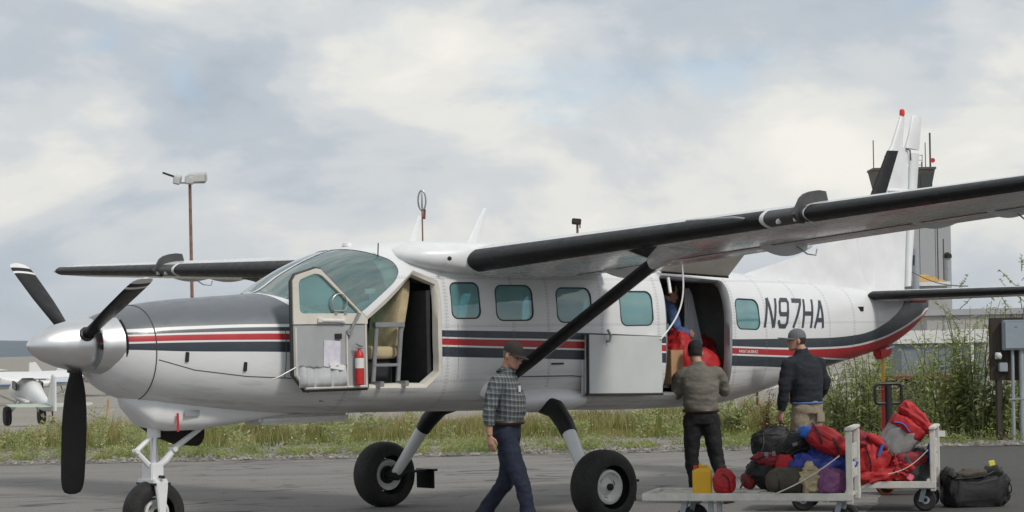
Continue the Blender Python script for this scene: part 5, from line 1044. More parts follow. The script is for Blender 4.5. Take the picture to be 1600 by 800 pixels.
def remeshed(g, name, mname, parent, vox, smooth=3, wr=0.0, ws=9.0, st=(1, 1, 1), seed=0):
    me = bpy.data.meshes.new(name + '_raw'); me.from_pydata(g.v, [], g.f); b_ = bmesh.new(); b_.from_mesh(me); bmesh.ops.recalc_face_normals(b_, faces=b_.faces); b_.to_mesh(me); b_.free()
    o = bpy.data.objects.new('tmp_raw', me); COL.objects.link(o); md = o.modifiers.new('r', 'REMESH'); md.mode = 'VOXEL'; md.voxel_size = vox; md.adaptivity = 0
    if smooth: sm = o.modifiers.new('s', 'SMOOTH'); sm.iterations = smooth; sm.factor = .5
    dg = bpy.context.evaluated_depsgraph_get(); m2 = bpy.data.meshes.new_from_object(o.evaluated_get(dg)); bpy.data.objects.remove(o); m2.name = name
    if wr:
        n_ = len(m2.vertices); co = np.empty(n_ * 3); m2.vertices.foreach_get('co', co); no = np.empty(n_ * 3); m2.vertices.foreach_get('normal', no); co = co.reshape(-1, 3); no = no.reshape(-1, 3)
        d = np.array([mnoise.fractal(Vector((c[0] * ws * st[0] + seed, c[1] * ws * st[1], c[2] * ws * st[2])), .9, 2.1, 3) for c in co]); co = co + no * (d * wr)[:, None]; m2.vertices.foreach_set('co', co.ravel())
    m2.materials.clear(); m2.materials.append(MATS[mname]); m2.shade_smooth(); m2.update(); return link(bpy.data.objects.new(name, m2), parent)
def spine(g, keys, lv, seg=24, pw=.85):      # keys: (centre, half width, half depth); rings level, widest along lv
    lv = Vector(lv).normalized(); rings = []
    for i, (c, w, dp) in enumerate(keys):
        fv = Vector((lv.y, -lv.x, 0)); rings.append([Vector(c) + lv * (w * math.copysign(abs(math.cos(a)) ** pw, math.cos(a))) + fv * (dp * math.copysign(abs(math.sin(a)) ** pw, math.sin(a))) for a in (2 * math.pi * k / seg for k in range(seg))])
    g.loft(rings)
def ball(g, c, r, seg=12, ax=None):
    c = Vector(c); rs = (r, r, r) if not hasattr(r, '__len__') else r; M = ax if ax is not None else Matrix.Identity(3)
    g.loft([[c + M @ Vector((rs[0] * math.sin(p) * math.cos(a), rs[1] * math.sin(p) * math.sin(a), rs[2] * math.cos(p))) for a in (2 * math.pi * k / seg for k in range(seg))] for p in (math.pi * (.02 + .96 * i / 8) for i in range(9))])
def limb(g, pts, rad, seg=14, sub=3):
    P = [Vector(p) for p in pts]; Q, Rr = [], []
    for i in range(len(P) - 1):
        for k in range(sub):
            t = k / sub; Q.append(P[i].lerp(P[i + 1], t)); Rr.append(rad[i] + (rad[i + 1] - rad[i]) * t)
    Q.append(P[-1]); Rr.append(rad[-1]); Q2 = [Q[0]] + [(Q[i - 1] + Q[i] * 2 + Q[i + 1]) / 4 for i in range(1, len(Q) - 1)] + [Q[-1]]; g.tube(Q2, Rr, seg)
def hand(g, w, d, pn, thumb, curl=.35, s=1.0):
    w = Vector(w); d = Vector(d).normalized(); pn = Vector(pn).normalized(); ac = d.cross(pn).normalized() * thumb      # ac points to the thumb side
    g.tube([w, w + d * .03 * s, w + d * .065 * s, w + d * .095 * s], [.026 * s, .034 * s, .041 * s, .038 * s], 12, flat=.48, upv=pn)
    for o_, L_ in ((.030, .072), (.0105, .080), (-.009, .075), (-.028, .060)):
        b = w + d * .088 * s + ac * o_ * s; P = [b]; a = curl * .5
        for q in (.42, .33, .25): a2 = a; P.append(P[-1] + (d * math.cos(a2) + pn * math.sin(a2)) * L_ * q * s); a += curl
        g.tube(P, [.0095 * s, .009 * s, .0082 * s, .0065 * s], 8)
    b = w + d * .028 * s + ac * .026 * s; P = [b, b + (ac * .7 + d * .6 + pn * .25) * .036 * s, b + (ac * .75 + d * 1.35 + pn * .55) * .038 * s, b + (ac * .6 + d * 2.0 + pn * .8) * .038 * s]; g.tube(P, [.014 * s, .0125 * s, .011 * s, .008 * s], 8)
def head_frame(hf, hu=(0, 0, 1)):
    f = Vector(hf).normalized(); l = Vector(hu).cross(f).normalized(); u = f.cross(l).normalized(); return f, l, u
HL = [(0.0, .022, .082, .045), (.05, .042, .094, .015), (.12, .053, .097, -.03), (.2, .060, .094, -.06), (.3, .066, .091, -.082), (.42, .071, .088, -.093), (.52, .0735, .084, -.099), (.64, .076, .090, -.103), (.76, .0745, .086, -.100), (.86, .066, .070, -.086), (.94, .048, .044, -.06), (.985, .024, .012, -.028)]
def head_pt(hc, F, w, f0, b0, t, a, H=.232, grow=0.0):
    f, l, u = F; mid = (f0 + b0) / 2; hd = (f0 - b0) / 2; return Vector(hc) + u * (t - .5) * H + l * ((w + grow) * math.cos(a)) + f * (mid + (hd + grow) * math.sin(a))
def add_head(g, hc, F, neck):
    f, l, u = F; hc = Vector(hc); g.loft([[head_pt(hc, F, w, f0, b0, t, 2 * math.pi * k / 20) for k in range(20)] for t, w, f0, b0 in HL])
    g.tube([hc + u * .008 + f * .088, hc - u * .022 + f * .104, hc - u * .040 + f * .108, hc - u * .050 + f * .092], [.008, .012, .015, .010], 8)
    for s_ in (-1, 1): ball(g, hc - u * .018 - f * .008 + l * s_ * .079, (.020, .010, .031), 10, Matrix((f, l, u)).transposed())
    ball(g, hc - u * .068 + f * .092, (.010, .024, .009), 8, Matrix((f, l, u)).transposed())
    limb(g, [neck, hc - u * .06 - f * .02], [.062, .056], 14)
def add_cap(parent, hc, F, mname, brim=.085, tilt=-.1, lo=.60):
    f, l, u = F; g = MB(); rings = []
    for t, w, f0, b0 in ((lo, .083, .097, -.111), (.72, .083, .095, -.110), (.84, .077, .086, -.101), (.95, .064, .066, -.082), (1.02, .045, .042, -.056), (1.06, .018, .012, -.022)): rings.append([head_pt(hc, F, w, f0, b0, t, 2 * math.pi * k / 24) for k in range(24)])
    rings = [[p + (Vector(hc) + u * (lo - .5) * .232 - p) * 0.0 for p in rings[0]]] + rings; c_ = g.loft(rings).build('cap', mname, parent, 60)
    g = MB(); top, bot = [], []
    n_ = 12; out, inn = [], []
    for k in range(n_ + 1):
        a = R(18 + 144 * k / n_); p = head_pt(hc, F, .083, .097, -.111, lo + .04, a); e = math.sin(math.pi * k / n_) ** .6; q = p + f * brim * e + u * (tilt * brim * e - .020 * math.cos(a) ** 2); p = p - u * .012 * math.cos(a) ** 2; inn.append(p); out.append(q)
    g.loft([inn, out, [p - u * .009 for p in out], [p - u * .009 for p in inn]], 0, False, False, False); g.loft([inn, [p - u * .007 for p in inn]], 0, False, False, False); g.build('brim', mname, c_, 60)
    return c_
def add_hair(parent, hc, F, mname, lo=.30, hi=.66):
    g = MB(); rings = []
    for t, w, f0, b0 in HL:
        if lo <= t <= hi: rings.append([head_pt(hc, F, w, f0, b0, t, R(188 + 164 * k / 16), grow=.007) for k in range(17)] + [head_pt(hc, F, w, f0, b0, t, R(352 - 164 * k / 16), grow=-.01) for k in range(17)])
    g.loft(rings); return g.build('hair', mname, parent, 70)
def shoe(parent, an, toe, s=1.0):
    an = Vector(an); d = Vector(toe); d.z = 0; d = d.normalized(); sd_ = Vector((-d.y, d.x, 0)); g = MB(); rings = []
    for t, w, h in ((-.085, .022, .05), (-.07, .034, .075), (0, .038, .10), (.06, .040, .075), (.12, .046, .055), (.17, .044, .042), (.20, .026, .030)):
        o_ = an + d * t * s; rings.append([Vector((o_.x, o_.y, 0)) + sd_ * w * math.cos(a) + Vector((0, 0, max(0.0, an.z - .10) + h * (.5 + .5 * math.sin(a)))) for a in (2 * math.pi * k / 14 for k in range(14))])
    g.loft(rings); q = g.build('shoe', 'shoe_dark', parent, 60); return q
def person(name, label, loc, rz, P, top, bot, topm, botm, capm, hairm, sleeve_to, hem, wr=.010, bulk=1.0, brim=.085, captilt=-.1, hands=(True, True)):
    t = thing(name, label, 'person', loc, rz); lv = P.get('lv', (0, 1, 0)); F = head_frame(P['face'], P.get('hup', (0, 0, 1)))
    # body: one continuous figure under the clothes
    g = MB(); add_head(g, P['head'], F, P['neck']); spine(g, [(c, w * .84, d * .84) for c, w, d in P['torso']], lv)
    for s_, k in ((1, 'l'), (-1, 'r')):
        sh, el, wrst = (Vector(P[k + q]) for q in ('sh', 'el', 'wr')); limb(g, [sh, el, wrst], [.050, .041, .028]); hd = P.get(k + 'hand', ((wrst - el).normalized(), (0, -s_, 0), 1)); hand(g, wrst, hd[0], hd[1], hd[2], hd[3] if len(hd) > 3 else .35)
        limb(g, [P[k + 'hip'], P[k + 'kn'], P[k + 'an']], [.075, .052, .036])
    remeshed(g, 'body', 'skin', t, .0068, 2)
    # upper garment
    g = MB(); spine(g, [(c, w * bulk, d * bulk) for c, w, d in P['torso'] if Vector(c).z > hem], lv); lo = min((k for k in P['torso'] if Vector(k[0]).z > hem), key=lambda k: Vector(k[0]).z)
    spine(g, [(Vector((lo[0][0], lo[0][1], hem)), lo[1] * bulk * 1.01, lo[2] * bulk * 1.01), (Vector(lo[0]) + Vector((0, 0, .04)), lo[1] * bulk, lo[2] * bulk)], lv)
    for k in 'lr':
        sh, el, wrst = (Vector(P[k + q]) for q in ('sh', 'el', 'wr')); e_ = el.lerp(wrst, sleeve_to); tw = P.get('torso_c', Vector(P['torso'][-3][0])); limb(g, [Vector(tw).lerp(sh, .55), sh, sh.lerp(el, .5), el, e_], [.085 * bulk, .078 * bulk, .070 * bulk, .062 * bulk, .050 * bulk])
    limb(g, [Vector(P['neck']) - Vector((0, 0, .02)), Vector(P['neck']).lerp(Vector(P['head']), .30)], [.085, .072]); remeshed(g, top, topm, t, .0125, 4, wr * 1.3, 6.5, (1, 1, 1.9), 3)
    # trousers
    g = MB(); pel = Vector(P['torso'][0][0]); w0, d0 = P['torso'][0][1], P['torso'][0][2]; spine(g, [(pel - Vector((0, 0, .10)), w0 * .98, d0 * .98), (pel, w0 * 1.03, d0 * 1.05), (Vector((P['torso'][1][0][0], P['torso'][1][0][1], hem + .03)), P['torso'][1][1] * 1.0, P['torso'][1][2] * 1.0)], lv)
    for k in 'lr':
        hp, kn, an = (Vector(P[k + q]) for q in ('hip', 'kn', 'an')); limb(g, [hp + Vector((0, 0, .04)), hp.lerp(kn, .4), kn, kn.lerp(an, .5), an + Vector((0, 0, -.035))], [.112, .100, .081, .073, .074])
    remeshed(g, bot, botm, t, .0125, 4, .012, 7, (1.2, 1.2, 1.5), 8)
    for k in 'lr': shoe(t, P[k + 'an'], P.get(k + 'toe', (1, 0, 0)))
    if capm: add_cap(t, P['head'], F, capm, brim, captilt)
    if hairm == 'full':
        g = MB(); g.loft([[head_pt(P['head'], F, w, f0 - (.03 if tt < .9 else 0), b0, tt, 2 * math.pi * k / 20, grow=.010) for k in range(20)] for tt, w, f0, b0 in HL if tt >= .52]); g.build('hair', 'hair_dark', t, 70); hairm = 'hair_dark'
    if hairm: add_hair(t, P['head'], F, hairm)
    return t, F
UA = math.atan2(U.y, U.x); VA = math.atan2(V.y, V.x)
# walking man in plaid (local +x: ahead of him)
PA = dict(head=(.085, -.012, 1.675), face=(.86, -.30, -.34), hup=(.25, 0, 1), neck=(.015, 0, 1.515), torso=[((.0, 0, .985), .165, .125), ((.02, 0, 1.06), .165, .135), ((.045, 0, 1.16), .165, .155), ((.04, 0, 1.27), .17, .148), ((.015, 0, 1.38), .185, .130), ((.0, 0, 1.46), .165, .10), ((.005, 0, 1.515), .085, .075)],
    rsh=(-.02, -.195, 1.435), rel=(-.085, -.255, 1.16), rwr=(-.075, -.265, .935), rhand=((.10, .02, -1), (.3, 1, 0), 1, .38), lsh=(.0, .195, 1.435), lel=(-.03, .25, 1.17), lwr=(-.02, .22, .95), lhand=((.1, 0, -1), (.2, -1, 0), -1, .4),
    rhip=(.0, -.085, .93), rkn=(.165, -.10, .52), ran=(.26, -.10, .115), lhip=(.0, .085, .93), lkn=(-.02, .09, .50), lan=(-.30, .09, .175))
loc = at(793, 780, 19.6); loc.z = 0
t, F = person('person', 'man in grey plaid shirt, jeans and dark cap walking past the wing strut', loc, UA - R(18), PA, 'shirt', 'jeans', 'shirt_plaid', 'jeans', 'cap_brown', 'hair_grey', .62, 1.035, .009)
f, l, u = F; g = MB(); hc = Vector(PA['head'])
for s_ in (-1, 1): ball(g, hc + u * .008 + f * .086 + l * s_ * .034, (.008, .026, .018), 10, Matrix((f, l, u)).transposed()); g.tube([hc + u * .012 + f * .078 + l * s_ * .06, hc + u * .006 + f * .0 + l * s_ * .081], .004, 5)
g.build('sunglasses', 'lens_dark', t)
g = MB(); ring_ = [(Vector((.012, 0, 1.045)) + Vector((.147 * math.sin(a), .176 * math.cos(a), 0))) for a in (2 * math.pi * k / 24 for k in range(25))]; g.tube(ring_, .021, 6, caps=False, flat=1.0); g.build('belt', 'belt_brown', t)
g = MB(); g.box((.165, -.075, 1.36), (.012, .03, .06)); g.build('pocket_badge', 'plain_white', t)
g = MB(); g.tube([(Vector((.012, 0, 1.535)) + Vector((.080 * math.sin(a), .078 * math.cos(a), .012 * math.cos(a * 2)))) for a in (2 * math.pi * k / 20 for k in range(21))], .016, 8, caps=False); g.build('collar', 'shirt_plaid', t)
# man in black cap loading a red bag through the cargo door (seen from behind)
PB = dict(head=(.055, .045, 1.655), face=(1, -.10, -.12), neck=(.01, .02, 1.50), torso=[((.0, 0, .97), .175, .130), ((.0, 0, 1.05), .172, .130), ((.0, .0, 1.16), .18, .135), ((.005, .005, 1.28), .195, .138), ((.01, .01, 1.39), .20, .125), ((.01, .015, 1.455), .17, .10), ((.01, .02, 1.505), .085, .075)],
    lsh=(.02, .21, 1.42), lel=(.10, .255, 1.19), lwr=(.34, .20, 1.24), lhand=((1, -.2, .1), (0, -1, .3), 1, .3), rsh=(.02, -.20, 1.42), rel=(.12, -.28, 1.22), rwr=(.36, -.22, 1.27), rhand=((1, .2, .1), (0, 1, .3), -1, .3),
    lhip=(.0, .09, .92), lkn=(.02, .115, .50), lan=(.03, .055, .105), rhip=(.0, -.09, .92), rkn=(.0, -.16, .50), ran=(-.05, -.265, .105), ltoe=(1, .15, 0), rtoe=(1, -.45, 0))
loc = at(1098, 780, 22.75); loc.z = 0
t, F = person('person', 'man in black cap, olive shirt and black trousers reaching into the cargo door', loc, VA, PB, 'shirt', 'trousers', 'shirt_olive', 'trousers_black', 'cap_black', 'hair_dark', .96, 1.0, .011, 1.06, .07)
g = MB(); ring_ = [(Vector((.0, 0, 1.015)) + Vector((.145 * math.sin(a), .186 * math.cos(a), 0))) for a in (2 * math.pi * k / 24 for k in range(25))]; g.tube(ring_, .020, 6, caps=False); g.build('belt', 'belt_brown', t)
# tall man in dark jacket carrying a black bag, looking left
PC = dict(head=(.085, .045, 1.765), face=(.50, .86, -.06), neck=(.03, .0, 1.615), torso=[((-.02, 0, 1.04), .175, .128), ((-.01, 0, 1.12), .178, .135), ((.0, 0, 1.22), .185, .145), ((.01, 0, 1.34), .20, .150), ((.025, 0, 1.46), .21, .140), ((.03, 0, 1.545), .185, .11), ((.03, 0, 1.61), .09, .08)],
    lsh=(.04, .215, 1.515), lel=(.03, .285, 1.22), lwr=(.10, .285, .965), lhand=((.12, .0, -1), (.1, -1, 0), -1, .75), rsh=(.02, -.215, 1.515), rel=(-.01, -.29, 1.23), rwr=(.16, -.25, 1.05), rhand=((.7, .2, -.8), (0, 1, 0), 1, .5),
    lhip=(-.02, .09, .98), lkn=(.05, .11, .54), lan=(.0, .10, .105), rhip=(-.02, -.09, .98), rkn=(.0, -.11, .54), ran=(-.10, -.12, .105))
locC = at(1262, 770, 23.3); locC.z = 0
t, F = person('person', 'tall man in dark jacket, khaki trousers and grey cap carrying a black bag', locC, VA + R(34), PC, 'jacket', 'trousers', 'jacket_dark', 'trousers_khaki', 'cap_grey', 'hair_dark', .93, 1.065, .011, 1.07, .115, .12)
g = MB(); g.box((-.13, -.10, .90), (.02, .13, .11), Matrix.Rotation(.15, 3, 'Z')); g.build('pocket_flap', 'trousers_khaki', t, bevel=.008)
g = MB(); ring_ = [(Vector((-.012, 0, 1.062)) + Vector((.143 * math.sin(a), .19 * math.cos(a), 0))) for a in (2 * math.pi * k / 24 for k in range(25))]; g.tube(ring_, .014, 6, caps=False); g.build('shirt_hem', 'shirt_blue', t)
g = MB(); g.box((.02, .300, 1.40), (.035, .012, .03)); g.build('sleeve_badge', 'plain_red', t)
# man in blue shirt crouching inside the cabin
PD = dict(head=(.26, .0, 1.03), face=(1, -.2, -.25), neck=(.16, 0, .92), torso=[((-.10, 0, .45), .165, .13), ((-.07, 0, .52), .165, .135), ((-.02, 0, .62), .165, .14), ((.04, 0, .72), .175, .14), ((.10, 0, .81), .18, .125), ((.14, 0, .87), .15, .10), ((.16, 0, .92), .085, .075)],
    lsh=(.12, .19, .84), lel=(.20, .23, .60), lwr=(.42, .16, .58), rsh=(.12, -.19, .84), rel=(.18, -.24, .60), rwr=(.40, -.16, .56), lhip=(-.08, .09, .42), lkn=(.24, .13, .40), lan=(.10, .12, .10), rhip=(-.08, -.09, .42), rkn=(.22, -.13, .12), ran=(-.16, -.12, .10))
person('person', 'man in blue shirt crouching inside the cabin behind the cardboard box', (2.43, -.03, 1.30), R(-8), PD, 'shirt', 'trousers', 'shirt_blue', 'jeans', None, 'full', .93, .47, .011)
# ------------------------------------------------------------------ luggage carts, bags, small equipment
mat('cart_white', (.60, .585, .54), .65, var=.14, scale=9, bump=.1, bscale=40); mat('cart_worn', (.52, .505, .46), .8, var=.22, scale=14, bump=.2, bscale=30)
for nm, c_ in (('bag_red', (.40, .014, .018)), ('bag_darkred', (.20, .012, .020)), ('bag_blue', (.022, .045, .26)), ('bag_olive', (.060, .050, .034)), ('bag_tan', (.44, .36, .22)), ('bag_purple', (.17, .06, .16)), ('bag_black', (.012, .012, .014)), ('bag_charcoal', (.045, .046, .050)), ('bag_grey', (.24, .235, .235)), ('bag_green', (.035, .045, .035))): mat(nm, c_, .62, var=.20, scale=7, bump=.55, bscale=17)
mat('jug_yellow', (.70, .40, .012), .38, var=.08, scale=5); mat('cardboard', (.46, .28, .15), .85, var=.08); mat('rope_white', (.62, .60, .54), .8); mat('pallet_orange', (.62, .16, .03), .5, var=.15); mat('tag_pink', (.75, .16, .24), .6); mat('buckle_blue', (.03, .13, .5), .4); mat('tag_yellow', (.65, .6, .1), .5)
CA = R(15)
CDIR = (U * math.cos(CA) - V * math.sin(CA)).normalized(); CROT = math.atan2(CDIR.y, CDIR.x)
def cart(label, near_right, length, width, z, board_h):
    t = thing('luggage_cart', label, 'cart', near_right, CROT)      # local x runs back from the board end, y across
    g = MB(); g.box((-length / 2, .025, z - .035), (length, .05, .07)); g.build('side_rail', 'cart_white', t, bevel=.006)
    g = MB(); g.box((-length / 2, width - .025, z - .035), (length, .05, .07)); g.build('side_rail', 'cart_white', t, bevel=.006)
    g = MB(); g.box((-length + .025, width / 2, z - .035), (.05, width - .105, .07)); g.build('end_rail', 'cart_white', t, bevel=.006)
    nb = 5; w = (width - .106) / nb
    for k in range(nb): g = MB(); g.box((-length / 2 + .02, .053 + w * (k + .5), z - .035), (length - .10, w - .012, .03)); g.build('deck_board', 'cart_worn', t, bevel=.004)
    for k in (0, 1): g = MB(); g.box((-.03, .06 + k * (width - .12), z - .10 + (board_h + .10) / 2), (.055, .10, board_h + .10)); g.build('end_post', 'cart_white', t, bevel=.008)
    for zz in (.20, .50): g = MB(); g.box((-.03, width / 2, z + board_h * zz * 1.0 + .08), (.03, width - .246, .14)); g.build('end_board', 'cart_worn', t, bevel=.005)
    g = MB(); g.box((-.03, width / 2, z + board_h + .018), (.065, width + .02, .03)); g.build('top_cap', 'cart_white', t, bevel=.006)
    for i, (x, y) in enumerate(((-.16, .13), (-.16, width - .13), (-length + .35, .13), (-length + .35, width - .13))):
        q = bpy.data.objects.new('caster', None); link(q, t); r_ = .115
        g = MB(); g.lathe([(.06, -.03), (r_ - .02, -.032), (r_, -.018), (r_, .018), (r_ - .02, .032), (.06, .03)], (x + .04, y, r_), (-.25 + .5 * (i % 2), 1, 0), 24); g.build('tyre', 'tyre_rubber', q)
        g = MB(); g.lathe([(.062, -.026), (.02, -.034), (.02, .034), (.062, .026)], (x + .04, y, r_), (-.25 + .5 * (i % 2), 1, 0), 18); g.build('hub', 'galvanised', q)
        g = MB()
        for s_ in (-1, 1): g.box((x + .02, y + s_ * .045, z - .14), (.05, .008, .15), Matrix.Rotation(.25, 3, 'Y'))
        g.box((x, y, z - .078), (.12, .12, .012)); g.build('fork', 'galvanised', q)
    for x in (-length + .62, -length + .70): g = MB(); g.box((x, .12, (z - .1) / 2 + .06), (.045, .04, z - .16)); g.build('stand_leg', 'galvanised', t)
    return t
Z1, Z2 = .375, .31
c1 = at(1333, 820, 18.75); c1 = fr((c1 - C).dot(U), 18.75, 0); L1 = 1.93
cart('near white flatbed luggage cart carrying the yellow jug and purple sack', c1, L1, .78, Z1, .56)
c2 = at(1463, 790, 21.05); c2.z = 0; L2 = 1.75
cart('far white flatbed luggage cart behind, carrying the grey and red dry bag', c2, L2, .78, Z2, .52)
YD = Vector((-CDIR.y, CDIR.x, 0))
def on1(x, y, z=0): p = c1 + CDIR * x + YD * y; return Vector((p.x, p.y, Z1 - .02 + z))
def on2(x, y, z=0): p = c2 + CDIR * x + YD * y; return Vector((p.x, p.y, Z2 - .02 + z))
def blob(size, mname, name, parent, c=(0, 0, 0), rot=None, pw=(2.6, 2.6), wr=.02, ws=6, seed=0, seg=64, rings=40, sag=.0, pinch=0.0, flat=True):
    # soft filled bag: rounded box with sag, creases and a settled underside
    M = rot if rot is not None else Matrix.Identity(3); g = MB(); R_ = []; c = Vector(c)
    for i in range(rings + 1):
        v = -math.pi / 2 + math.pi * i / rings; v = max(-1.50, min(1.50, v)); row = []
        for k in range(seg):
            a = 2 * math.pi * k / seg; sp = lambda w, e: math.copysign(abs(w) ** (2 / e), w)
            x = sp(math.cos(v), pw[1]) * sp(math.cos(a), pw[0]); y = sp(math.cos(v), pw[1]) * sp(math.sin(a), pw[0]); z = sp(math.sin(v), pw[1])
            if pinch: x *= 1 - pinch * max(0, z) ** 2; y *= 1 - pinch * max(0, z) ** 2
            p = Vector((x * size[0] / 2, y * size[1] / 2, z * size[2] / 2)); n_ = p.normalized()
            q = Vector((p.x * 1.0, p.y * 1.0, p.z * 1.7)) if (seed // 2) % 2 else Vector((p.x * 1.8, p.y, p.z * .8)); d = mnoise.fractal(q * ws + Vector((seed * 3.7, seed, 1)), .8, 2.2, 4); r1 = 1 - abs(mnoise.noise(q * ws * 1.1 + Vector((seed, 5, seed)))) * 2; r2 = 1 - abs(mnoise.noise(q * ws * 2.6 + Vector((seed, 9, seed)))) * 2; p += n_ * (d * wr * .8 + (max(-.2, r1) ** 3 if r1 > 0 else r1 * .2) * wr * 1.1 + (r2 ** 3 if r2 > 0 else 0) * wr * .55)
            p.z -= sag * (1 - abs(x)) * max(0, z); row.append(M @ p + c)
        R_.append(row)
    g.loft(R_); return g.build(name, mname, parent, 75)
def strap(parent, pts, w, mname, name='strap', th=.005):
    P = [Vector(p) for p in pts]; Q = []
    for i in range(len(P) - 1):
        a = P[max(0, i - 1)]; b = P[i]; c_ = P[i + 1]; d = P[min(len(P) - 1, i + 2)]
        for k in range(5): t = k / 5; Q.append(.5 * ((2 * b) + (c_ - a) * t + (2 * a - 5 * b + 4 * c_ - d) * t * t + (3 * b - a - 3 * c_ + d) * t ** 3))
    Q.append(P[-1]); g = MB(); g.tube(Q, w, 8, flat=.35); return g.build(name, mname, parent)
def bag(name, label, loc, cat='bag', rz=CROT, group=None): return thing(name, label, cat, loc, rz, group)
RX = lambda a: Matrix.Rotation(a, 3, 'X'); RY = lambda a: Matrix.Rotation(a, 3, 'Y'); RZm = lambda a: Matrix.Rotation(a, 3, 'Z')
# --- near cart (x back along the cart from its board end, y across it)
t = bag('fuel_jug', 'yellow plastic jug with handle at the empty end of the near cart', on1(-1.40, .20), 'jug', UA)
g = MB(); g.loft([[( .088 * sx_, .058 * sy_, z) for sx_, sy_ in [(math.copysign(abs(math.cos(a)) ** .35, math.cos(a)), math.copysign(abs(math.sin(a)) ** .35, math.sin(a))) for a in (2 * math.pi * k / 28 for k in range(28))]] for z in (0, .008, .20)] + [[(.088 * k_ * math.copysign(abs(math.cos(a)) ** .4, math.cos(a)) + ox, .058 * k_ * math.copysign(abs(math.sin(a)) ** .4, math.sin(a)), z) for a in (2 * math.pi * k / 28 for k in range(28))] for k_, ox, z in ((1.0, 0, .215), (.86, .008, .235), (.70, .018, .243))]); g.build('jug_body', 'jug_yellow', t, 50)
g = MB(); g.tube([(-.02, 0, .235), (-.015, 0, .262), (.045, 0, .262), (.07, 0, .235)], .013, 10); g.tube([(-.015, 0, .235), (-.015, 0, .285)], .014, 10); g.build('handle', 'jug_yellow', t); g = MB(); g.lathe([(.024, 0), (.024, .03), (.018, .034)], (-.055, 0, .232), (0, 0, 1), 16); g.build('spout_cap', 'plain_red', t)
t = bag('stuff_sack', 'small bright red sack standing beside the yellow jug', on1(-1.20, .22), rz=UA); blob((.20, .15, .24), 'bag_red', 'sack_body', t, (0, 0, .115), pinch=.35, wr=.012, seed=2); strap(t, [(-.03, 0, .22), (-.01, 0, .262), (.02, 0, .262), (.03, 0, .21)], .008, 'bag_red', 'handle'); strap(t, [(-.02, -.065, .19), (.03, -.078, .15), (.045, -.082, .08), (.04, -.078, .03)], .012, 'bag_black', 'strap')
t = bag('stuff_sack', 'olive brown rolled sack lying at the front of the near cart', on1(-.60, .155), rz=UA + .05); blob((.40, .25, .25), 'bag_olive', 'sack_body', t, (0, 0, .12), pw=(3.2, 2.3), wr=.010, ws=4, seed=4); strap(t, [(.19, -.02, .17), (.225, 0, .13), (.20, .01, .07)], .01, 'bag_black', 'drawstring')
strap(t, [(-.12, -.10, .20), (-.10, -.135, .11), (-.11, -.11, .02)], .008, 'bag_black', 'strap'); strap(t, [(.10, -.10, .20), (.11, -.135, .11), (.10, -.11, .02)], .008, 'bag_black', 'strap')
t = bag('stuff_sack', 'cream tan sack with gathered top between olive and purple sacks', on1(-.385, .14), rz=UA + .2); blob((.20, .22, .24), 'bag_tan', 'sack_body', t, (0, 0, .115), pinch=.3, wr=.028, ws=9, seed=6); blob((.09, .08, .07), 'bag_tan', 'gathered_neck', t, (-.01, 0, .245), wr=.02, ws=18, seed=7, seg=20, rings=12)
t = bag('stuff_sack', 'round purple sack at the front right of the near cart', on1(-.215, .13), rz=UA); blob((.28, .24, .24), 'bag_purple', 'sack_body', t, (0, 0, .115), pw=(2.4, 2.4), wr=.016, ws=6, seed=8); blob((.10, .10, .02), 'bag_purple', 'bottom_patch', t, (-.02, -.118, .085), RX(1.45), wr=.01, seed=3, seg=20, rings=8); strap(t, [(-.06, -.118, .10), (0, -.128, .07), (.06, -.118, .10)], .006, 'bag_black', 'drawstring')
t = bag('backpack', 'red and black backpack with loose straps at the back left of the near pile', on1(-.76, .50, .03), 'backpack', UA + .1); blob((.52, .30, .30), 'bag_black', 'pack_body', t, (0, 0, .15), RY(.12), wr=.022, seed=10); blob((.34, .16, .12), 'bag_darkred', 'lid', t, (-.06, -.08, .275), RY(.1), wr=.018, seed=11); blob((.14, .10, .10), 'bag_darkred', 'side_pocket', t, (-.27, -.05, .08), RY(.7), wr=.015, seed=12, seg=20, rings=12)
strap(t, [(-.22, -.12, .28), (-.30, -.14, .20), (-.34, -.15, .08), (-.36, -.12, .02)], .014, 'bag_charcoal'); strap(t, [(-.10, -.16, .31), (-.2, -.17, .30), (-.27, -.17, .22), (-.26, -.15, .10)], .012, 'bag_black'); g = MB(); g.box((-.12, -.165, .325), (.035, .012, .05)); g.box((-.05, -.165, .335), (.03, .012, .04)); g.build('buckle', 'bag_grey', t)
t = bag('duffel_bag', 'dark red duffel in the middle of the near pile', on1(-.60, .48), rz=UA); blob((.46, .30, .28), 'bag_darkred', 'bag_body', t, (0, 0, .15), RY(-.1), wr=.03, seed=14); strap(t, [(-.1, -.16, .02), (-.11, -.17, .14), (-.1, -.10, .27)], .012, 'bag_black', 'strap'); blob((.16, .08, .16), 'bag_red', 'flap', t, (-.08, -.13, .27), RY(.5), wr=.02, seed=15, seg=20, rings=12)
t = bag('tarp_bundle', 'crumpled bright blue tarp bundle under the red sack on the near cart', on1(-.34, .45, .02), 'tarp', UA + .05); blob((.58, .34, .30), 'bag_blue', 'tarp_folds', t, (0, 0, .175), RY(-.05), wr=.055, ws=9, seed=17, seg=48, rings=30)
t = bag('duffel_bag', 'black and charcoal bag slumped on top of the near pile', on1(-.56, .52, .33), rz=UA + .1); blob((.42, .26, .20), 'bag_black', 'bag_body', t, (0, 0, .10), RY(-.35), wr=.025, seed=19); blob((.12, .25, .23), 'bag_charcoal', 'side_panel', t, (.13, -.02, .12), RY(-.45), wr=.02, seed=20, seg=24, rings=14); strap(t, [(-.16, -.12, .05), (-.06, -.14, .14), (.06, -.14, .19), (.12, -.12, .20)], .012, 'bag_charcoal'); g = MB(); g.box((-.05, -.148, .12), (.05, .008, .03), RY(-.3)); g.build('label_patch', 'bag_grey', t)
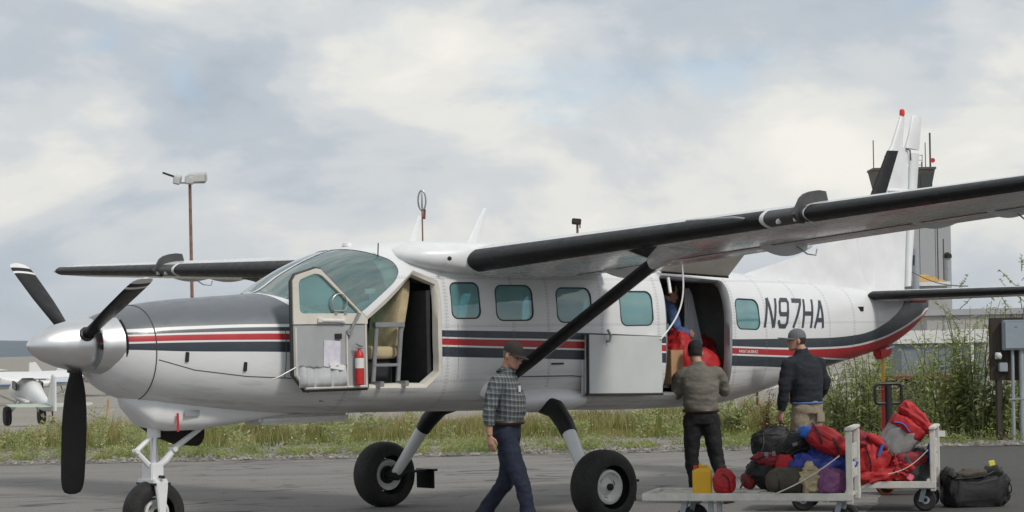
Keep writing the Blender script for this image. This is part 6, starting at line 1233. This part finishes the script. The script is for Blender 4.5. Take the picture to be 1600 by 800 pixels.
t = bag('dry_bag', 'plump bright red sack on top of the near pile by the cart post', on1(-.27, .38, .41), rz=UA); blob((.42, .24, .21), 'bag_red', 'bag_body', t, (0, 0, .07), RY(.50), pw=(3, 2.4), wr=.014, ws=5, seed=22); blob((.10, .12, .10), 'buckle_blue', 'lining', t, (-.19, -.03, .15), wr=.02, seed=23, seg=18, rings=10); strap(t, [(-.14, -.10, .18), (0, -.125, .10), (.16, -.10, -.02)], .006, 'bag_darkred', 'seam')
for s_ in (-.09, .06): strap(t, [(s_ - .04, -.02, .185 - s_ * .55), (s_ - .01, -.115, .13 - s_ * .5), (s_ + .02, -.135, .05 - s_ * .45), (s_ + .045, -.10, -.02 - s_ * .4)], .011, 'bag_black', 'strap')
t = bag('cord', 'thin white cord slanting down from the cart post over the sacks', on1(-.07, .02), 'cord', CROT); g = MB(); a, b = Vector((-.04, -.01, .36)), Vector((-.62, -.03, .02)); g.tube([a.lerp(b, k / 10) + Vector((0, -.02 * math.sin(k * .8), -.03 * math.sin(math.pi * k / 10))) for k in range(11)], .006, 6); g.build('rope', 'rope_white', t); g = MB(); g.tube([b.lerp(a, .0), Vector((-.66, .05, .022)), Vector((-.78, .1, .022))], .006, 6); g.build('rope_tail', 'rope_white', t)
# --- far cart
t = bag('duffel_bag', 'dark green bag behind the white cart post on the far cart', on2(-.92, .30), rz=UA); blob((.36, .34, .42), 'bag_green', 'bag_body', t, (0, 0, .20), wr=.03, seed=30); blob((.14, .1, .22), 'bag_blue', 'pocket', t, (-.10, -.16, .12), wr=.02, seed=31, seg=18, rings=10)
t = bag('backpack', 'red backpack with blue buckle at the left of the far cart', on2(-.64, .22), 'backpack', UA + .1); blob((.42, .34, .42), 'bag_red', 'pack_body', t, (0, 0, .21), RY(.25), pw=(3.2, 3.0), wr=.026, ws=5, seed=33); strap(t, [(-.12, -.17, .36), (-.08, -.195, .2), (-.09, -.19, .05)], .012, 'bag_black', 'strap'); blob((.34, .22, .16), 'bag_darkred', 'lid', t, (-.08, -.02, .42), RY(.45), wr=.02, seed=34); blob((.30, .16, .10), 'bag_red', 'lid_pocket', t, (.04, -.10, .40), RY(.6), wr=.02, seed=37, seg=24, rings=12); g = MB(); g.tube([(.0, -.20, .28), (.05, -.20, .40)], .016, 8); g.build('buckle', 'buckle_blue', t); strap(t, [(.10, -.17, .36), (.15, -.185, .28), (.17, -.18, .20)], .012, 'tag_yellow', 'tag_loop')
t = bag('dry_bag', 'red sleeve shaped sack lying along the front of the far cart', on2(-.54, .08), rz=UA - .05); blob((.56, .15, .12), 'bag_red', 'sack_body', t, (-.02, 0, .075), RY(-.16), wr=.03, ws=9, seed=36); blob((.20, .16, .18), 'bag_red', 'gathered_end', t, (.20, .0, .16), RY(.4), wr=.035, ws=12, seed=38); g = MB(); g.box((.27, -.10, .06), (.07, .02, .07), RY(.6)); g.build('tag', 'tag_pink', t, bevel=.01)
t = bag('duffel_bag', 'charcoal and red duffel under the grey dry bag on the far cart', on2(-.29, .26), rz=UA); blob((.42, .36, .34), 'bag_charcoal', 'bag_body', t, (0, 0, .165), wr=.025, seed=40); blob((.30, .08, .14), 'bag_darkred', 'red_panel', t, (.0, -.155, .24), wr=.02, seed=41, seg=24, rings=12); blob((.06, .10, .30), 'bag_blue', 'blue_end', t, (.20, -.08, .22), wr=.015, seed=42, seg=18, rings=12)
t = bag('dry_bag', 'big tilted grey and red roll top dry bag on top of the far cart', on2(-.33, .28, .30), rz=UA); blob((.34, .34, .36), 'bag_grey', 'bag_body', t, (-.06, 0, .13), RY(.62), pw=(3.2, 4.5), wr=.016, ws=5, seed=44); blob((.355, .35, .15), 'bag_red', 'red_band', t, (.03, -.005, .255), RY(.62), pw=(3.2, 5), wr=.014, ws=5, seed=45); blob((.40, .20, .17), 'bag_red', 'roll_top', t, (.11, -.03, .345), RY(.85), pw=(3, 2.6), wr=.020, seed=46); strap(t, [(-.12, -.16, .32), (-.04, -.19, .30), (.02, -.195, .22)], .016, 'buckle_blue', 'buckle_strap')
t = bag('cord', 'thin pale cord running down from the far cart board', on2(-.05, -.01), 'cord', CROT); g = MB(); a, b = Vector((-.02, -.01, .34)), Vector((-.42, -.04, .10)); g.tube([a.lerp(b, k / 8) - Vector((0, 0, .05 * math.sin(math.pi * k / 8))) for k in range(9)], .005, 6); g.build('rope', 'rope_white', t)
t = bag('tag', 'small white tag fixed to the far cart board', on2(.045, .05, .50), 'tag', CROT); g = MB(); g.box((.02, 0, 0), (.07, .012, .06)); g.build('card', 'plain_white', t)
# --- black bag in the tall man's hand, black duffel on the ground
hw = locC + Matrix.Rotation(VA + R(34), 3, 'Z') @ Vector((.118, .285, .86))
bp = at(1207, 690, (hw - C).dot(V)); t = bag('duffel_bag', 'black soft bag hanging from the tall man\'s hand above the near pile', Vector((bp.x, bp.y, bp.z - .17)), rz=UA); ri = Matrix.Rotation(-UA, 3, 'Z'); hl = ri @ (hw - t.location); blob((.44, .28, .34), 'bag_black', 'bag_body', t, (0, 0, .15), RY(-.1), pw=(3.2, 2.6), wr=.022, seed=50); strap(t, [(-.20, -.10, .25), (0, -.145, .26), (.2, -.10, .22)], .007, 'bag_charcoal', 'zip'); strap(t, [(-.16, -.13, .02), (-.12, -.158, .14), (-.11, -.10, .28)], .011, 'bag_charcoal', 'strap'); strap(t, [(.12, -.13, .02), (.10, -.158, .14), (.08, -.10, .28)], .011, 'bag_charcoal', 'strap')
for s_ in (-.11, .09): strap(t, [(s_ - .02, -.08, .26), Vector((s_, -.05, .30)).lerp(hl, .5), hl + Vector((0, 0, -.012))], .011, 'bag_black', 'handle')
gp = at(1522, 786, 21.7); gp.z = 0; t = bag('duffel_bag', 'large black duffel bag standing on the dark paving at right', gp, rz=UA + .12); blob((.64, .36, .38), 'bag_black', 'bag_body', t, (0, 0, .19), pw=(5.5, 5.5), wr=.030, ws=5, seed=52, sag=.10); blob((.12, .34, .18), 'bag_black', 'end_flap', t, (.20, 0, .33), RY(.75), wr=.03, seed=53, seg=24, rings=14); blob((.10, .34, .14), 'bag_black', 'end_flap', t, (-.27, 0, .33), RY(-.7), wr=.03, seed=54, seg=24, rings=14); blob((.30, .18, .09), 'bag_olive', 'brown_lining', t, (-.06, -.09, .345), RY(-.12), wr=.02, seed=55, seg=24, rings=12)
strap(t, [(.26, -.15, .30), (.33, -.17, .24), (.345, -.16, .16), (.31, -.15, .12)], .016, 'bag_black'); strap(t, [(-.26, -.17, .30), (-.1, -.195, .31), (.05, -.195, .33), (.16, -.17, .37)], .012, 'bag_charcoal'); g = MB(); g.box((.18, -.05, .445), (.07, .02, .06), RY(-.2)); g.build('tag', 'tag_yellow', t, bevel=.008)
# --- at the cargo door
t = bag('cardboard_box', 'brown cardboard box standing on the cargo door sill', (2.21, -.50, 1.302), 'box', .05); g = MB(); g.box((0, 0, .19), (.20, .28, .38)); g.build('carton', 'cardboard', t, bevel=.004); g = MB(); g.box((0, -.0, .3805), (.045, .285, .003)); g.build('tape', 'rough_lumber', t)
t = bag('dry_bag', 'large shiny red bag being pushed in at the cargo door', (2.80, -.40, 1.29), rz=.1); blob((.60, .40, .40), 'bag_red', 'bag_body', t, (0, 0, .20), RY(.10), pw=(2.8, 2.5), wr=.022, ws=4, seed=60); blob((.16, .14, .12), 'bag_red', 'gathered_neck', t, (.36, -.22, .06), RY(.7), wr=.02, ws=10, seed=61, seg=22, rings=12)
t = bag('dry_bag', 'dark red bag stowed just inside the cargo door', (2.47, -.40, 1.302), rz=.2); blob((.26, .30, .58), 'bag_red', 'bag_body', t, (0, 0, .28), wr=.04, ws=4, seed=62)
t = bag('dry_bag', 'red bag deep in the dark rear cabin', (3.30, .15, 1.302), rz=.2); blob((.46, .42, .50), 'bag_red', 'bag_body', t, (0, 0, .25), wr=.04, ws=4, seed=64)
t = bag('curtain', 'white cloth sheet hanging inside the cargo bay', (3.08, -.02, 1.302), 'curtain', 0); g = MB(); n_ = 16; rows = []
for z, x0, x1 in ((.02, -.12, .26), (.35, -.12, .20), (.70, -.11, .10), (1.0, -.10, .02), (1.08, -.10, -.03)): rows.append([(x0 + (x1 - x0) * k / n_, .02 * math.sin(k * 1.4) * (1 - z * .5), z) for k in range(n_ + 1)] + [(x0 + (x1 - x0) * k / n_, .02 * math.sin(k * 1.4) * (1 - z * .5) + .008, z) for k in range(n_, -1, -1)])
g.loft(rows); g.build('cloth', 'curtain_white', t, 70)
# fire extinguisher clipped to the open crew door
fx = dpt(.14, 1.40, .075); t = bag('fire_extinguisher', 'small red fire extinguisher clipped to the open crew door', fx, 'fire extinguisher', 0); g = MB(); g.lathe([(.036, 0), (.042, .008), (.042, .27), (.036, .30), (.018, .325), (.016, .34)], (0, 0, .02), (0, 0, 1), 20); g.build('cylinder', 'plain_red', t); g = MB(); g.lathe([(.0432, .16), (.0432, .255)], (0, 0, .02), (0, 0, 1), 20, cap=False); g.build('white_label', 'plain_white', t); g = MB(); g.tube([(0, 0, .35), (0, -.0, .39)], .014, 8); g.tube([(.03, -.01, .385), (-.05, -.02, .41)], .009, 6); g.tube([(.03, -.01, .37), (-.045, -.02, .375)], .008, 6); g.build('valve', 'grey_steel', t)
# tail stand, pallet truck
t = thing('tail_stand', 'red and yellow pole stand propped under the tail', 'tail stand', (6.50, 0, 0)); g = MB(); g.tube([(0, 0, 1.58), (0, 0, 1.22)], .022, 12); g.build('upper_tube', 'yellow_paint', t); g = MB(); g.tube([(0, 0, 1.22), (0, 0, .05)], .030, 12); g.build('lower_tube', 'plain_red', t); g = MB()
for k in range(3): g.tube([(0, 0, .35), (.35 * math.cos(k * 2.09), .35 * math.sin(k * 2.09), .02)], .018, 8)
g.build('tripod_foot', 'plain_red', t)
pj = at(1391, 770, 23.6); pj.z = 0; t = thing('pallet_truck', 'orange pallet truck with tall black loop handle behind the far cart', 'pallet truck', pj, UA + R(8))
s23 = 23.6 / CAM_F; g = MB(); zt, zb_ = 1.25, .30; g.tube([(0, 0, zb_), (0, 0, zt - .02)], [.045, .042], 12); g.build('handle_shaft', 'black_metal', t); g = MB(); P = rounded([(-.155, zt - .22), (.155, zt - .22), (.155, zt), (-.155, zt)], .05); g.tube([(a, 0, b) for a, b in P] + [(P[0][0], 0, P[0][1])], .019, 8, caps=False); g.tube([(-.13, 0, zt - .07), (.13, 0, zt - .05)], .009, 6); g.build('handle_loop', 'black_metal', t)
g = MB(); g.box((.0, 0, .20), (.20, .40, .26)); g.lathe([(.10, -.06), (.10, .06)], (-.06, 0, .10), (0, 1, 0), 20, m=1); g.build('pump_body', ['pallet_orange', 'tyre_rubber'], t, bevel=.02)
for y in (-.19, .19): g = MB(); g.box((.52, y, .16), (1.0, .16, .06)); g.lathe([(.04, -.05), (.04, .05)], (.92, y, .04), (0, 1, 0), 14, m=1); g.build('fork', ['pallet_orange', 'tyre_rubber'], t)
t = thing('paper_scrap', 'small white paper scrap lying on the near cart deck', 'paper', on1(-.92, .12), CROT); g = MB(); g.add([(-.06, -.03, .022), (.06, -.04, .022), (.07, .03, .035), (-.05, .04, .026)], [(0, 1, 2, 3)]); g.build('sheet', 'plain_white', t, 0)
t = thing('rope_end', 'loose pale rope lying on the paving beside the near wheel', 'rope', at(985, 797, 20.3) * Vector((1, 1, 0)), UA); g = MB(); g.tube([(-.15, 0, .012), (-.05, .1, .014), (.06, .12, .03), (.12, .02, .012), (.13, -.12, .012)], .007, 6); g.build('cordage', 'rope_white', t)
# ------------------------------------------------------------------ air
hm = bpy.data.materials.new('haze_air'); hm.use_nodes = True; n_ = hm.node_tree.nodes; n_.remove(n_['Principled BSDF']); pv = n_.new('ShaderNodeVolumePrincipled'); pv.inputs['Color'].default_value = (.82, .88, .95, 1); pv.inputs['Density'].default_value = .00005; pv.inputs['Anisotropy'].default_value = .2
hm.node_tree.links.new(pv.outputs[0], n_['Material Output'].inputs['Volume']); MATS['haze_air'] = hm
g = MB(); P = [fr(-6600, -60, 0), fr(6600, -60, 0), fr(6600, 8000, 0), fr(-6600, 8000, 0)]; g.loft([[(p.x, p.y, -33) for p in P], [(p.x, p.y, 150) for p in P]]); o = g.build('haze', 'haze_air', None, 0); tag(o, 'thin pale haze filling the air over the airfield', 'haze', kind='stuff')
